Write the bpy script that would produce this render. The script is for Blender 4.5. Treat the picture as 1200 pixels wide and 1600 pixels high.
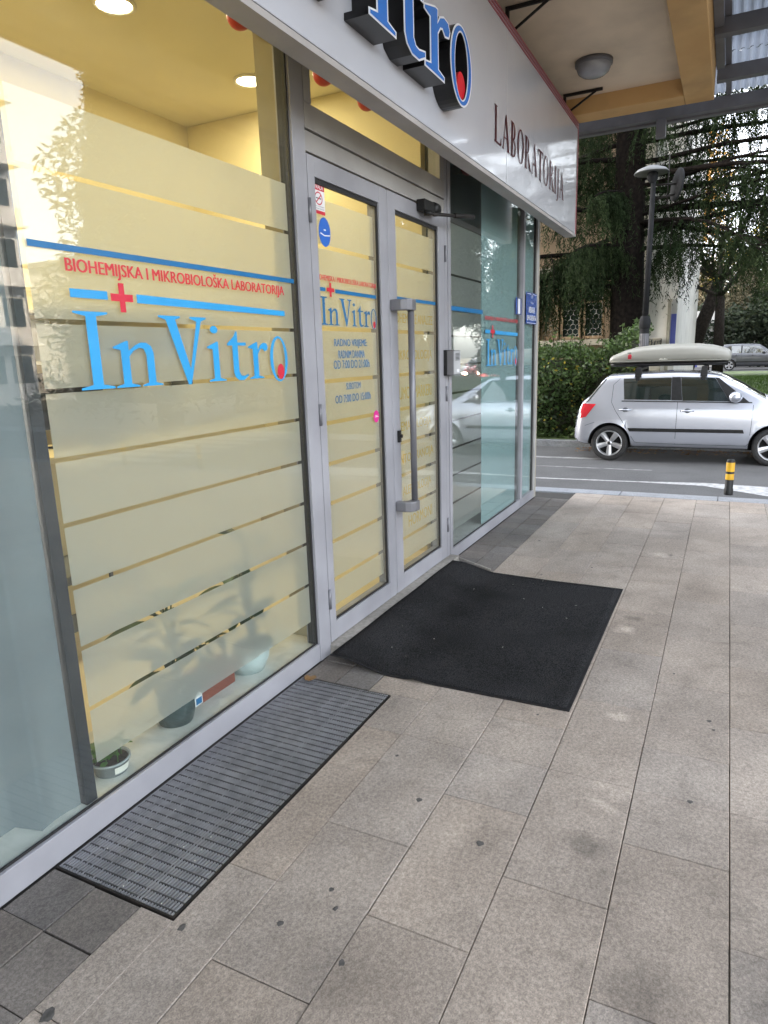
import bpy, bmesh, math, random
import numpy as np
from mathutils import Vector, Matrix
from mathutils.geometry import tessellate_polygon

random.seed(7)
rng = np.random.default_rng(11)
for o in list(bpy.data.objects):
    bpy.data.objects.remove(o)
SC = bpy.context.scene
COL = SC.collection
R = math.radians

# ------------------------------------------------------------------ camera
cam = bpy.data.cameras.new("camera")
cam.sensor_fit = 'VERTICAL'; cam.sensor_height = 36.0
cam.lens = 1061.43 / 1600 * 36
cam.clip_start = 0.05; cam.clip_end = 900
camo = bpy.data.objects.new("camera", cam); COL.objects.link(camo)
a, b, c = R(26.7428), R(-12.84548), R(-1.82011)
fwd = Vector((math.cos(a)*math.cos(b), math.sin(a)*math.cos(b), math.sin(b)))
rt = Vector((math.sin(a), -math.cos(a), 0)); up = rt.cross(fwd)
r2 = rt*math.cos(c) + up*math.sin(c); u2 = -rt*math.sin(c) + up*math.cos(c)
m = Matrix((r2, u2, -fwd)).transposed().to_4x4(); m.translation = (0, 0, 1.6)
camo.matrix_world = m
SC.camera = camo

# ------------------------------------------------------------------ sky, sun, exposure
TO_SUN = Vector((-0.36, 0.88, 0.42)).normalized()
SUN_EL = math.asin(TO_SUN.z); SUN_ROT = math.atan2(TO_SUN.x, TO_SUN.y)
W = bpy.data.worlds.new("World"); SC.world = W; W.use_nodes = True
nt = W.node_tree; nt.nodes.clear()
sky = nt.nodes.new("ShaderNodeTexSky"); sky.sky_type = 'NISHITA'; sky.sun_disc = False
sky.sun_elevation = SUN_EL; sky.sun_rotation = SUN_ROT; sky.dust_density = 2.5; sky.ozone_density = 1.0
hs = nt.nodes.new("ShaderNodeHueSaturation"); hs.inputs['Saturation'].default_value = 0.28
bg = nt.nodes.new("ShaderNodeBackground"); bg.inputs['Strength'].default_value = 0.15
wo = nt.nodes.new("ShaderNodeOutputWorld")
nt.links.new(sky.outputs[0], hs.inputs['Color']); nt.links.new(hs.outputs[0], bg.inputs['Color']); nt.links.new(bg.outputs[0], wo.inputs['Surface'])
sl = bpy.data.lights.new("sun", 'SUN'); sl.energy = 2.6; sl.angle = R(0.6); sl.color = (1.0, 0.80, 0.56)
so = bpy.data.objects.new("sun", sl); COL.objects.link(so)
so.rotation_euler = TO_SUN.to_track_quat('Z', 'Y').to_euler(); so.location = (-20, 30, 30)
SC.view_settings.view_transform = 'Standard'
try: SC.view_settings.look = 'None'
except Exception: pass
SC.view_settings.exposure = 3.6
SC.view_settings.gamma = 1.0
SC.view_settings.use_curve_mapping = False
SC.render.engine = 'CYCLES'
SC.cycles.use_denoising = True
SC.cycles.max_bounces = 12
SC.cycles.transparent_max_bounces = 48
SC.cycles.transmission_bounces = 10
SC.cycles.glossy_bounces = 6
SC.cycles.diffuse_bounces = 5
SC.cycles.sample_clamp_indirect = 6.0
SC.cycles.caustics_reflective = False
SC.cycles.caustics_refractive = False

# ------------------------------------------------------------------ materials
class N:
    def __init__(s, name):
        s.m = bpy.data.materials.new(name); s.m.use_nodes = True
        s.t = s.m.node_tree; s.t.nodes.clear()
        s.out = s.n("ShaderNodeOutputMaterial")
    def n(s, typ, **kw):
        x = s.t.nodes.new(typ)
        for k, v in kw.items():
            if k.startswith('_'): setattr(x, k[1:], v)
            else:
                k2 = k.replace('0', ' ')
                x.inputs[k2].default_value = v
        return x
    def l(s, a, b): s.t.links.new(a, b)

def rgba(c): return (c[0], c[1], c[2], 1.0)

def pmat(name, c1, c2=None, scale=8.0, rough=0.6, bump=0.0, metal=0.0, detail=5.0, bscale=None, spec=0.5, obj_var=0.0, island=0.0, trans=0.0, coat=0.0, lo=0.35, hi=0.65, dirt=0.0, em=0.0):
    s = N(name)
    if c2 is None: c2 = tuple(x*0.86 for x in c1)
    geo = s.n("ShaderNodeNewGeometry")
    noi = s.n("ShaderNodeTexNoise", Scale=scale, Detail=detail)
    s.l(geo.outputs['Position'], noi.inputs['Vector'])
    mr = s.n("ShaderNodeMapRange"); mr.inputs[1].default_value = lo; mr.inputs[2].default_value = hi
    s.l(noi.outputs['Fac'], mr.inputs[0])
    mix = s.n("ShaderNodeMix", _data_type='RGBA')
    mix.inputs[6].default_value = rgba(c1); mix.inputs[7].default_value = rgba(c2)
    s.l(mr.outputs[0], mix.inputs[0])
    colr = mix.outputs[2]
    if obj_var or island:
        hv = s.n("ShaderNodeHueSaturation")
        rnd = s.n("ShaderNodeMapRange")
        if obj_var:
            oi = s.n("ShaderNodeObjectInfo"); s.l(oi.outputs['Random'], rnd.inputs[0]); v = obj_var
        else:
            s.l(geo.outputs['Random Per Island'], rnd.inputs[0]); v = island
        rnd.inputs[3].default_value = 1-v; rnd.inputs[4].default_value = 1+v
        s.l(rnd.outputs[0], hv.inputs['Value']); s.l(colr, hv.inputs['Color']); colr = hv.outputs[0]
    if dirt:
        n2 = s.n("ShaderNodeTexNoise", Scale=1.7, Detail=6.0); s.l(geo.outputs['Position'], n2.inputs['Vector'])
        m2 = s.n("ShaderNodeMapRange"); m2.inputs[1].default_value = 0.42; m2.inputs[2].default_value = 0.7; m2.inputs[3].default_value = 1.0; m2.inputs[4].default_value = 1-dirt
        s.l(n2.outputs['Fac'], m2.inputs[0])
        hv2 = s.n("ShaderNodeHueSaturation"); s.l(m2.outputs[0], hv2.inputs['Value']); s.l(colr, hv2.inputs['Color']); colr = hv2.outputs[0]
    p = s.n("ShaderNodeBsdfPrincipled", Roughness=rough, Metallic=metal)
    p.inputs['Specular IOR Level'].default_value = spec
    if coat: p.inputs['Coat Weight'].default_value = coat; p.inputs['Coat Roughness'].default_value = 0.05
    s.l(colr, p.inputs['Base Color'])
    if em:
        p.inputs['Emission Strength'].default_value = em; s.l(colr, p.inputs['Emission Color'])
    if bump:
        bn = s.n("ShaderNodeTexNoise", Scale=bscale or scale*3, Detail=4.0); s.l(geo.outputs['Position'], bn.inputs['Vector'])
        bm_ = s.n("ShaderNodeBump", Strength=bump, Distance=0.01); s.l(bn.outputs['Fac'], bm_.inputs['Height']); s.l(bm_.outputs[0], p.inputs['Normal'])
    last = p.outputs[0]
    if trans:
        tr = s.n("ShaderNodeBsdfTranslucent"); s.l(colr, tr.inputs['Color'])
        mx = s.n("ShaderNodeMixShader"); mx.inputs[0].default_value = trans
        s.l(p.outputs[0], mx.inputs[1]); s.l(tr.outputs[0], mx.inputs[2]); last = mx.outputs[0]
    s.l(last, s.out.inputs['Surface'])
    return s.m

def emat(name, col, strength):
    s = N(name)
    noi = s.n("ShaderNodeTexNoise", Scale=6.0)
    mix = s.n("ShaderNodeMix", _data_type='RGBA'); mix.inputs[6].default_value = rgba(col); mix.inputs[7].default_value = rgba(tuple(x*.96 for x in col))
    s.l(noi.outputs['Fac'], mix.inputs[0])
    e = s.n("ShaderNodeEmission", Strength=strength); s.l(mix.outputs[2], e.inputs['Color']); s.l(e.outputs[0], s.out.inputs['Surface'])
    return s.m

def glass_mat(name, tint=(0.93, 0.96, 0.95), base=0.032, grime=0.015):
    s = N(name)
    lw = s.n("ShaderNodeLayerWeight", Blend=0.5)
    pw = s.n("ShaderNodeMath", _operation='POWER'); pw.inputs[1].default_value = 4.6; s.l(lw.outputs['Facing'], pw.inputs[0])
    ma = s.n("ShaderNodeMath", _operation='MULTIPLY_ADD'); ma.inputs[1].default_value = 0.86; ma.inputs[2].default_value = base; s.l(pw.outputs[0], ma.inputs[0])
    tr = s.n("ShaderNodeBsdfTransparent", Color=rgba(tint))
    gl = s.n("ShaderNodeBsdfGlossy", Roughness=0.0)
    gl.inputs['Color'].default_value = (1, 1, 1, 1)
    geo = s.n("ShaderNodeNewGeometry"); noi = s.n("ShaderNodeTexNoise", Scale=0.9, Detail=1.0); s.l(geo.outputs['Position'], noi.inputs['Vector'])
    bp = s.n("ShaderNodeBump", Strength=0.05, Distance=0.02); s.l(noi.outputs['Fac'], bp.inputs['Height']); s.l(bp.outputs[0], gl.inputs['Normal'])
    mx = s.n("ShaderNodeMixShader"); s.l(ma.outputs[0], mx.inputs[0]); s.l(tr.outputs[0], mx.inputs[1]); s.l(gl.outputs[0], mx.inputs[2])
    # thin grime on the pane
    n2 = s.n("ShaderNodeTexNoise", Scale=3.0, Detail=8.0, Roughness=0.7); s.l(geo.outputs['Position'], n2.inputs['Vector'])
    g2 = s.n("ShaderNodeMath", _operation='MULTIPLY'); g2.inputs[1].default_value = grime*2; s.l(n2.outputs['Fac'], g2.inputs[0])
    df = s.n("ShaderNodeBsdfDiffuse", Color=(0.5, 0.49, 0.46, 1))
    m2 = s.n("ShaderNodeMixShader"); s.l(g2.outputs[0], m2.inputs[0]); s.l(mx.outputs[0], m2.inputs[1]); s.l(df.outputs[0], m2.inputs[2])
    s.l(m2.outputs[0], s.out.inputs['Surface'])
    return s.m

def film_mat(name, col=(0.66, 0.67, 0.64), refr=0.43, rough=0.44, tl=0.5):
    s = N(name)
    geo = s.n("ShaderNodeNewGeometry"); noi = s.n("ShaderNodeTexNoise", Scale=5.0, Detail=6.0); s.l(geo.outputs['Position'], noi.inputs['Vector'])
    mix = s.n("ShaderNodeMix", _data_type='RGBA'); mix.inputs[6].default_value = rgba(col); mix.inputs[7].default_value = rgba(tuple(x*.94 for x in col)); s.l(noi.outputs['Fac'], mix.inputs[0])
    d = s.n("ShaderNodeBsdfDiffuse"); t = s.n("ShaderNodeBsdfTranslucent")
    s.l(mix.outputs[2], d.inputs['Color']); s.l(mix.outputs[2], t.inputs['Color'])
    r = s.n("ShaderNodeBsdfRefraction", Roughness=rough, IOR=1.12); r.inputs['Color'].default_value = (0.85, 0.87, 0.85, 1)
    m1 = s.n("ShaderNodeMixShader"); m1.inputs[0].default_value = tl; s.l(d.outputs[0], m1.inputs[1]); s.l(t.outputs[0], m1.inputs[2])
    m2 = s.n("ShaderNodeMixShader"); m2.inputs[0].default_value = refr; s.l(m1.outputs[0], m2.inputs[1]); s.l(r.outputs[0], m2.inputs[2])
    s.l(m2.outputs[0], s.out.inputs['Surface'])
    return s.m

def granite(name, c_lo, c_hi, speck, obj_var=0.06, rough=0.75, stains=()):
    s = N(name)
    geo = s.n("ShaderNodeNewGeometry"); P = geo.outputs['Position']
    oi = s.n("ShaderNodeObjectInfo")
    n1 = s.n("ShaderNodeTexNoise", Scale=2.2, Detail=7.0, Roughness=0.62); s.l(P, n1.inputs['Vector'])
    r1 = s.n("ShaderNodeMapRange"); r1.inputs[1].default_value = 0.3; r1.inputs[2].default_value = 0.7; s.l(n1.outputs['Fac'], r1.inputs[0])
    mix = s.n("ShaderNodeMix", _data_type='RGBA'); mix.inputs[6].default_value = rgba(c_lo); mix.inputs[7].default_value = rgba(c_hi); s.l(r1.outputs[0], mix.inputs[0])
    # warm / cool tint per slab
    tint = s.n("ShaderNodeMix", _data_type='RGBA'); tint.inputs[6].default_value = (1.06, 0.99, 0.92, 1); tint.inputs[7].default_value = (0.96, 0.99, 1.04, 1); s.l(oi.outputs['Random'], tint.inputs[0])
    mm = s.n("ShaderNodeMix", _data_type='RGBA', _blend_type='MULTIPLY'); mm.inputs[0].default_value = 0.42; s.l(mix.outputs[2], mm.inputs[6]); s.l(tint.outputs[2], mm.inputs[7])
    hv = s.n("ShaderNodeHueSaturation"); rr = s.n("ShaderNodeMapRange"); rr.inputs[3].default_value = 1-obj_var; rr.inputs[4].default_value = 1+obj_var
    pm = s.n("ShaderNodeMath", _operation='FRACT'); m7 = s.n("ShaderNodeMath", _operation='MULTIPLY'); m7.inputs[1].default_value = 7.13; s.l(oi.outputs['Random'], m7.inputs[0]); s.l(m7.outputs[0], pm.inputs[0]); s.l(pm.outputs[0], rr.inputs[0])
    s.l(rr.outputs[0], hv.inputs['Value']); s.l(mm.outputs[2], hv.inputs['Color'])
    # mineral grains
    vo = s.n("ShaderNodeTexVoronoi", Scale=300.0); s.l(P, vo.inputs['Vector'])
    sep = s.n("ShaderNodeSeparateColor"); s.l(vo.outputs['Color'], sep.inputs[0])
    gr = s.n("ShaderNodeMapRange"); gr.inputs[3].default_value = 1-speck; gr.inputs[4].default_value = 1+speck; s.l(sep.outputs[0], gr.inputs[0])
    fn = s.n("ShaderNodeTexNoise", Scale=75.0, Detail=3.0); s.l(P, fn.inputs['Vector'])
    fr = s.n("ShaderNodeMapRange"); fr.inputs[1].default_value = .3; fr.inputs[2].default_value = .7; fr.inputs[3].default_value = 0.8; fr.inputs[4].default_value = 1.2; s.l(fn.outputs['Fac'], fr.inputs[0])
    mu = s.n("ShaderNodeMath", _operation='MULTIPLY'); s.l(gr.outputs[0], mu.inputs[0]); s.l(fr.outputs[0], mu.inputs[1])
    # dirt film
    n3 = s.n("ShaderNodeTexNoise", Scale=0.9, Detail=8.0, Roughness=0.65); s.l(P, n3.inputs['Vector'])
    r3 = s.n("ShaderNodeMapRange"); r3.inputs[1].default_value = 0.36; r3.inputs[2].default_value = 0.70; r3.inputs[3].default_value = 1.12; r3.inputs[4].default_value = 0.66; s.l(n3.outputs['Fac'], r3.inputs[0])
    m3 = s.n("ShaderNodeMath", _operation='MULTIPLY'); s.l(mu.outputs[0], m3.inputs[0]); s.l(r3.outputs[0], m3.inputs[1])
    n4 = s.n("ShaderNodeTexNoise", Scale=5.5, Detail=9.0, Roughness=0.72, Distortion=0.6); s.l(P, n4.inputs['Vector'])
    r4 = s.n("ShaderNodeMapRange"); r4.inputs[1].default_value = 0.52; r4.inputs[2].default_value = 0.74; r4.inputs[3].default_value = 1.0; r4.inputs[4].default_value = 0.70; s.l(n4.outputs['Fac'], r4.inputs[0])
    m4 = s.n("ShaderNodeMath", _operation='MULTIPLY'); s.l(m3.outputs[0], m4.inputs[0]); s.l(r4.outputs[0], m4.inputs[1])
    val = m4.outputs[0]
    for (x, y, rad, amt) in stains:
        dv = s.n("ShaderNodeVectorMath", _operation='DISTANCE'); dv.inputs[1].default_value = (x, y, 0); s.l(P, dv.inputs[0])
        nn = s.n("ShaderNodeTexNoise", Scale=9.0, Detail=5.0); s.l(P, nn.inputs['Vector'])
        ad = s.n("ShaderNodeMath", _operation='MULTIPLY_ADD'); ad.inputs[1].default_value = rad*1.6; s.l(nn.outputs['Fac'], ad.inputs[0]); s.l(dv.outputs['Value'], ad.inputs[2])
        mp = s.n("ShaderNodeMapRange"); mp.inputs[1].default_value = rad*1.0; mp.inputs[2].default_value = rad*1.7; mp.inputs[3].default_value = amt; mp.inputs[4].default_value = 1.0; s.l(ad.outputs[0], mp.inputs[0])
        mz = s.n("ShaderNodeMath", _operation='MULTIPLY'); s.l(val, mz.inputs[0]); s.l(mp.outputs[0], mz.inputs[1]); val = mz.outputs[0]
    h2 = s.n("ShaderNodeHueSaturation"); s.l(val, h2.inputs['Value']); s.l(hv.outputs[0], h2.inputs['Color'])
    p = s.n("ShaderNodeBsdfPrincipled", Roughness=rough); s.l(h2.outputs[0], p.inputs['Base Color']); p.inputs['Specular IOR Level'].default_value = 0.35
    bp = s.n("ShaderNodeBump", Strength=0.35, Distance=0.002); s.l(mu.outputs[0], bp.inputs['Height']); s.l(bp.outputs[0], p.inputs['Normal'])
    s.l(p.outputs[0], s.out.inputs['Surface'])
    return s.m

M = {}
M['tile'] = granite('light_granite', (0.258, 0.221, 0.188), (0.362, 0.315, 0.270), 0.22, 0.06,
    stains=((3.95, 0.42, 0.09, 1.75), (4.15, 0.40, 0.07, 0.6), (5.6, 0.38, 0.10, 1.5), (5.62, 0.30, 0.04, 0.45), (2.02, 0.32, 0.12, 0.66), (2.3, 0.28, 0.10, 1.3), (1.55, 0.12, 0.16, 0.72), (2.92, 0.33, 0.06, 1.45), (1.9, 0.66, 0.10, 0.85)))
M['dark_tile'] = granite('dark_granite', (0.120, 0.109, 0.100), (0.182, 0.167, 0.154), 0.22, 0.15)
M['gum'] = pmat('old_gum', (0.05, 0.047, 0.045), (0.10, 0.095, 0.088), scale=60, rough=0.9)
M['kerb'] = granite('kerb_granite', (0.22, 0.235, 0.255), (0.30, 0.315, 0.335), 0.2, 0.06)
M['mortar'] = pmat('mortar', (0.035, 0.033, 0.03), scale=20, rough=0.95)
M['asphalt'] = pmat('asphalt', (0.075, 0.075, 0.077), (0.112, 0.111, 0.112), scale=60, rough=0.8, bump=0.6, bscale=160, dirt=0.25)
M['roadpaint'] = pmat('road_paint', (0.50, 0.50, 0.50), (0.28, 0.28, 0.28), scale=14, rough=0.7, detail=9)
M['wornpaint'] = pmat('worn_paint', (0.34, 0.34, 0.34), (0.14, 0.14, 0.14), scale=9, rough=0.75, detail=10)
M['ground'] = pmat('ground_soil', (0.10, 0.095, 0.08), (0.16, 0.15, 0.12), scale=0.6, rough=0.95)
M['lawn'] = pmat('lawn_soil', (0.045, 0.075, 0.018), (0.075, 0.105, 0.03), scale=2.5, rough=0.95)
M['grass'] = pmat('grass_blade', (0.06, 0.12, 0.022), (0.10, 0.16, 0.035), scale=1.2, rough=0.7, island=0.3, trans=0.3)
M['deadleaf'] = pmat('dead_leaf', (0.16, 0.085, 0.035), (0.22, 0.13, 0.05), scale=3, rough=0.8, island=0.35)
M['alu'] = pmat('powder_coated_frame', (0.335, 0.335, 0.365), (0.29, 0.29, 0.315), scale=3, rough=0.42, metal=0.15, dirt=0.22, bump=0.02, bscale=400)
M['alu_dull'] = pmat('dusty_frame', (0.36, 0.35, 0.34), (0.31, 0.30, 0.29), scale=4, rough=0.55, metal=0.1, dirt=0.2)
M['gasket'] = pmat('rubber_gasket', (0.012, 0.012, 0.013), scale=30, rough=0.6)
M['glass'] = glass_mat('window_glass')
M['film'] = film_mat('frosted_film')
M['film_aqua'] = film_mat('aqua_film', (0.40, 0.56, 0.58), refr=0.05, tl=0.25)
M['curtain'] = pmat('grey_curtain', (0.185, 0.215, 0.23), (0.14, 0.165, 0.18), scale=2.0, rough=0.9, trans=0.2)
M['ink_blue'] = pmat('print_blue', (0.025, 0.30, 0.62), (0.02, 0.27, 0.57), scale=6, rough=0.4)
M['ink_deep'] = pmat('print_deep_blue', (0.006, 0.135, 0.33), (0.006, 0.12, 0.29), scale=6, rough=0.4)
M['ink_red'] = pmat('print_red', (0.55, 0.02, 0.05), (0.48, 0.02, 0.04), scale=6, rough=0.4)
M['ink_dred'] = pmat('print_dark_red', (0.07, 0.004, 0.010), (0.05, 0.003, 0.007), scale=6, rough=0.5, spec=0.2)
M['ink_white'] = pmat('print_white', (0.78, 0.78, 0.78), (0.72, 0.72, 0.73), scale=6, rough=0.4)
M['ink_cream'] = pmat('lobby_cream', (0.78, 0.60, 0.25), (0.72, 0.55, 0.22), scale=6, rough=0.6, trans=0.5)  # cream stands for the lit lobby showing through the door letters
M['ink_plate'] = pmat('enamel_blue', (0.02, 0.075, 0.33), (0.02, 0.065, 0.29), scale=6, rough=0.25, coat=0.5)
M['ink_sticker'] = pmat('sticker_blue', (0.03, 0.14, 0.52), (0.03, 0.12, 0.46), scale=8, rough=0.3)
M['ink_pink'] = pmat('sticker_pink', (0.62, 0.02, 0.25), scale=8, rough=0.35)
M['ink_black'] = pmat('print_black', (0.015, 0.015, 0.017), scale=8, rough=0.4)
M['sign_white'] = pmat('sign_panel_white', (0.50, 0.51, 0.56), (0.475, 0.485, 0.53), scale=1.2, rough=0.16, coat=0.4, dirt=0.06, bump=0.005, bscale=1.2)
M['sign_edge'] = pmat('sign_edge_grey', (0.42, 0.40, 0.39), (0.36, 0.34, 0.33), scale=5, rough=0.5, dirt=0.15)
M['sign_letter_side'] = pmat('letter_side_black', (0.007, 0.007, 0.008), scale=10, rough=0.35)
M['sign_blue'] = pmat('letter_face_blue', (0.03, 0.17, 0.56), (0.03, 0.155, 0.52), scale=4, rough=0.22, coat=0.3)
M['sign_rim'] = pmat('letter_rim_white', (0.72, 0.74, 0.78), scale=4, rough=0.3)
M['sign_red'] = pmat('letter_drop_red', (0.60, 0.012, 0.025), scale=4, rough=0.3)
M['stripe_red'] = pmat('trim_red', (0.30, 0.06, 0.08), scale=4, rough=0.35)
M['stucco'] = pmat('beige_stucco', (0.80, 0.665, 0.50), (0.73, 0.60, 0.445), scale=1.5, rough=0.95, bump=0.6, bscale=260, dirt=0.22)
M['ochre'] = pmat('ochre_stucco', (0.66, 0.42, 0.185), (0.58, 0.355, 0.145), scale=2.0, rough=0.95, bump=0.6, bscale=240, dirt=0.3)
M['facade'] = pmat('facade_render', (0.42, 0.39, 0.34), scale=1.0, rough=0.95, dirt=0.2)
M['steel'] = pmat('grey_painted_steel', (0.15, 0.15, 0.165), (0.12, 0.12, 0.13), scale=6, rough=0.5, dirt=0.25)
M['poly'] = None
M['black_iron'] = pmat('black_iron', (0.008, 0.008, 0.008), (0.02, 0.016, 0.014), spec=0.3, scale=15, rough=0.55)
M['black_plastic'] = pmat('black_plastic', (0.007, 0.007, 0.0075), (0.013, 0.013, 0.0135), spec=0.3, scale=15, rough=0.45)
M['carpet'] = pmat('ribbed_carpet', (0.013, 0.013, 0.014), (0.054, 0.054, 0.057), scale=190, rough=1.0, bump=1.0, bscale=380, dirt=0.5, spec=0.1, lo=.4, hi=.62)
M['rubber'] = pmat('mat_rubber', (0.009, 0.009, 0.010), (0.017, 0.017, 0.018), spec=0.2, scale=40, rough=0.7)
M['grate'] = pmat('grating_aluminium', (0.27, 0.275, 0.295), (0.19, 0.193, 0.207), scale=18, rough=0.45, metal=0.35, dirt=0.3)
M['edge_dark'] = pmat('partition_edge_dark', (0.022, 0.025, 0.031), scale=4, rough=0.5)
M['rod'] = pmat('grating_rod', (0.018, 0.018, 0.02), (0.04, 0.04, 0.043), scale=20, rough=0.6)  # dark colour stands for the shaded gaps between slat rows
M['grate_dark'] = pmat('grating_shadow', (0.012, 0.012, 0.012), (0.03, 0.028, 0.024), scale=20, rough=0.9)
M['stone_step'] = pmat('step_stone', (0.34, 0.32, 0.29), (0.25, 0.235, 0.21), scale=40, rough=0.8, dirt=0.3)
M['handle'] = pmat('handle_grey', (0.17, 0.17, 0.185), (0.15, 0.15, 0.165), scale=6, rough=0.38, metal=0.3)
M['lampglass'] = pmat('frosted_lamp_glass', (0.30, 0.31, 0.33), (0.25, 0.26, 0.28), scale=9, rough=0.25, coat=0.3)
M['in_wall'] = pmat('warm_wall', (0.74, 0.66, 0.43), (0.71, 0.63, 0.40), scale=0.8, rough=0.9)
M['in_ceil'] = pmat('warm_ceiling', (0.74, 0.68, 0.48), scale=0.8, rough=0.9)
M['in_floor'] = pmat('warm_floor_tile', (0.74, 0.66, 0.47), (0.68, 0.60, 0.42), scale=3, rough=0.4)
M['pillar'] = pmat('pillar_dull', (0.42, 0.38, 0.27), scale=1, rough=0.9)  # darker and greyer than the other lobby walls
M['in_dark'] = pmat('dim_room_wall', (0.17, 0.185, 0.185), scale=1, rough=0.9)
M['ledge'] = pmat('window_ledge_stone', (0.60, 0.60, 0.57), (0.50, 0.505, 0.48), scale=12, rough=0.45, dirt=0.15)
M['wood'] = pmat('desk_wood', (0.42, 0.27, 0.12), (0.30, 0.18, 0.08), scale=5, rough=0.5)
M['paper'] = pmat('paper_white', (0.75, 0.73, 0.66), scale=10, rough=0.8)
M['pot_green'] = pmat('pot_dark_green', (0.035, 0.055, 0.055), (0.045, 0.07, 0.07), scale=8, rough=0.3)
M['pot_white'] = pmat('pot_pale', (0.52, 0.60, 0.60), scale=8, rough=0.35)
M['pot_red'] = pmat('planter_red_brown', (0.22, 0.055, 0.03), (0.16, 0.04, 0.025), scale=10, rough=0.5)
M['pot_clear'] = pmat('basil_cup_grey', (0.30, 0.33, 0.34), scale=8, rough=0.25)
M['soil'] = pmat('potting_soil', (0.035, 0.022, 0.014), (0.06, 0.04, 0.025), scale=90, rough=1.0, bump=1.0)
M['basil'] = pmat('basil_leaf', (0.075, 0.19, 0.025), (0.11, 0.25, 0.04), scale=20, rough=0.45, trans=0.3, obj_var=0.25)
M['houseleaf'] = pmat('house_plant_leaf', (0.025, 0.065, 0.02), (0.04, 0.09, 0.03), scale=12, rough=0.4, trans=0.2, obj_var=0.25)
M['bauble'] = pmat('red_paper', (0.45, 0.02, 0.012), scale=10, rough=0.5)
M['downlight_rim'] = pmat('downlight_rim', (0.7, 0.66, 0.55), scale=10, rough=0.4)
M['lamp_on'] = emat('downlight_glow', (1.0, 0.88, 0.58), 2.2)
M['headlight_on'] = emat('headlight_glow', (1.0, 0.9, 0.7), 25)
M['silver'] = pmat('silver_car_paint', (0.50, 0.52, 0.58), (0.48, 0.50, 0.56), scale=2, rough=0.27, metal=0.62, coat=0.5, dirt=0.06)
M['grey_paint'] = pmat('grey_car_paint', (0.075, 0.078, 0.088), scale=2, rough=0.3, metal=0.5, coat=0.6)
M['dark_paint'] = pmat('black_car_paint', (0.02, 0.022, 0.025), scale=2, rough=0.25, metal=0.2, coat=0.8)
M['red_paint'] = pmat('red_car_paint', (0.35, 0.03, 0.025), scale=2, rough=0.25, metal=0.1, coat=0.8)
M['carglass'] = pmat('car_glass', (0.010, 0.016, 0.015), (0.014, 0.02, 0.018), scale=2, rough=0.03, coat=1.0, spec=0.9)
M['tyre'] = pmat('tyre_rubber', (0.014, 0.014, 0.015), (0.028, 0.027, 0.026), scale=40, rough=0.8)
M['rim'] = pmat('alloy_rim', (0.52, 0.52, 0.54), (0.44, 0.44, 0.46), scale=20, rough=0.3, metal=0.75)
M['well'] = pmat('wheel_well', (0.008, 0.008, 0.008), scale=20, rough=0.9)
M['taillight'] = pmat('tail_light_red', (0.50, 0.008, 0.02), (0.42, 0.006, 0.015), scale=8, rough=0.12, coat=0.8)
M['headlens'] = pmat('headlight_lens', (0.55, 0.58, 0.6), scale=8, rough=0.1, coat=0.8)
M['roofbox'] = pmat('roof_box_grey', (0.285, 0.28, 0.25), (0.265, 0.26, 0.232), scale=4, rough=0.38, bump=0.05, bscale=300)
M['yellow_band'] = pmat('reflective_yellow', (0.62, 0.36, 0.02), (0.56, 0.31, 0.02), scale=12, rough=0.4)
M['bark'] = pmat('cedar_bark', (0.006, 0.005, 0.0045), (0.015, 0.012, 0.010), spec=0.08, scale=14, rough=0.95, bump=1.0, bscale=22)
M['bark2'] = pmat('grey_bark', (0.016, 0.013, 0.011), (0.032, 0.027, 0.023), spec=0.08, scale=14, rough=0.95, bump=0.8, bscale=25)
M['needle'] = pmat('cedar_needle', (0.011, 0.021, 0.008), (0.026, 0.040, 0.015), spec=0.15, scale=1.1, rough=0.9, island=0.45, trans=0.2)
M['needle2'] = pmat('conifer_needle', (0.022, 0.036, 0.014), (0.04, 0.058, 0.022), scale=0.9, rough=0.75, island=0.4, trans=0.2)
M['hedge'] = pmat('hedge_leaf', (0.045, 0.085, 0.022), (0.08, 0.125, 0.033), scale=1.4, rough=0.5, island=0.45, trans=0.3)
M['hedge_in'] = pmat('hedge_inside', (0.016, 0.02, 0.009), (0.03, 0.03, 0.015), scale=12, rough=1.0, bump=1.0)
M['goldleaf'] = pmat('golden_leaf', (0.42, 0.22, 0.05), (0.34, 0.26, 0.06), scale=0.8, rough=0.7, island=0.35, trans=0.4)
M['yellowleaf'] = pmat('yellow_leaf', (0.42, 0.33, 0.035), (0.35, 0.30, 0.05), scale=1.5, rough=0.7, island=0.3, trans=0.4)
M['farleaf'] = pmat('far_leaf', (0.014, 0.024, 0.010), (0.024, 0.034, 0.014), scale=0.6, rough=0.8, island=0.4, trans=0.25)
M['house'] = pmat('house_plaster', (0.21, 0.155, 0.10), (0.17, 0.125, 0.08), scale=1.2, rough=0.95, dirt=0.25, bump=0.3, bscale=60)
M['house_white'] = pmat('white_plaster', (0.70, 0.68, 0.64), (0.62, 0.60, 0.56), scale=1.0, rough=0.95, dirt=0.15)
M['house_trim'] = pmat('stone_trim', (0.36, 0.33, 0.27), (0.28, 0.26, 0.21), scale=6, rough=0.9, dirt=0.2)
M['wood_frame'] = pmat('old_window_wood', (0.30, 0.21, 0.12), (0.23, 0.16, 0.09), scale=12, rough=0.7)
M['dark_pane'] = pmat('dark_pane', (0.012, 0.02, 0.02), (0.02, 0.03, 0.03), scale=3, rough=0.12, spec=0.6)
M['wire'] = pmat('grille_wire', (0.32, 0.31, 0.28), scale=20, rough=0.6)
M['roof_tile'] = pmat('roof_tile', (0.30, 0.12, 0.07), (0.22, 0.085, 0.05), scale=6, rough=0.9)
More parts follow.
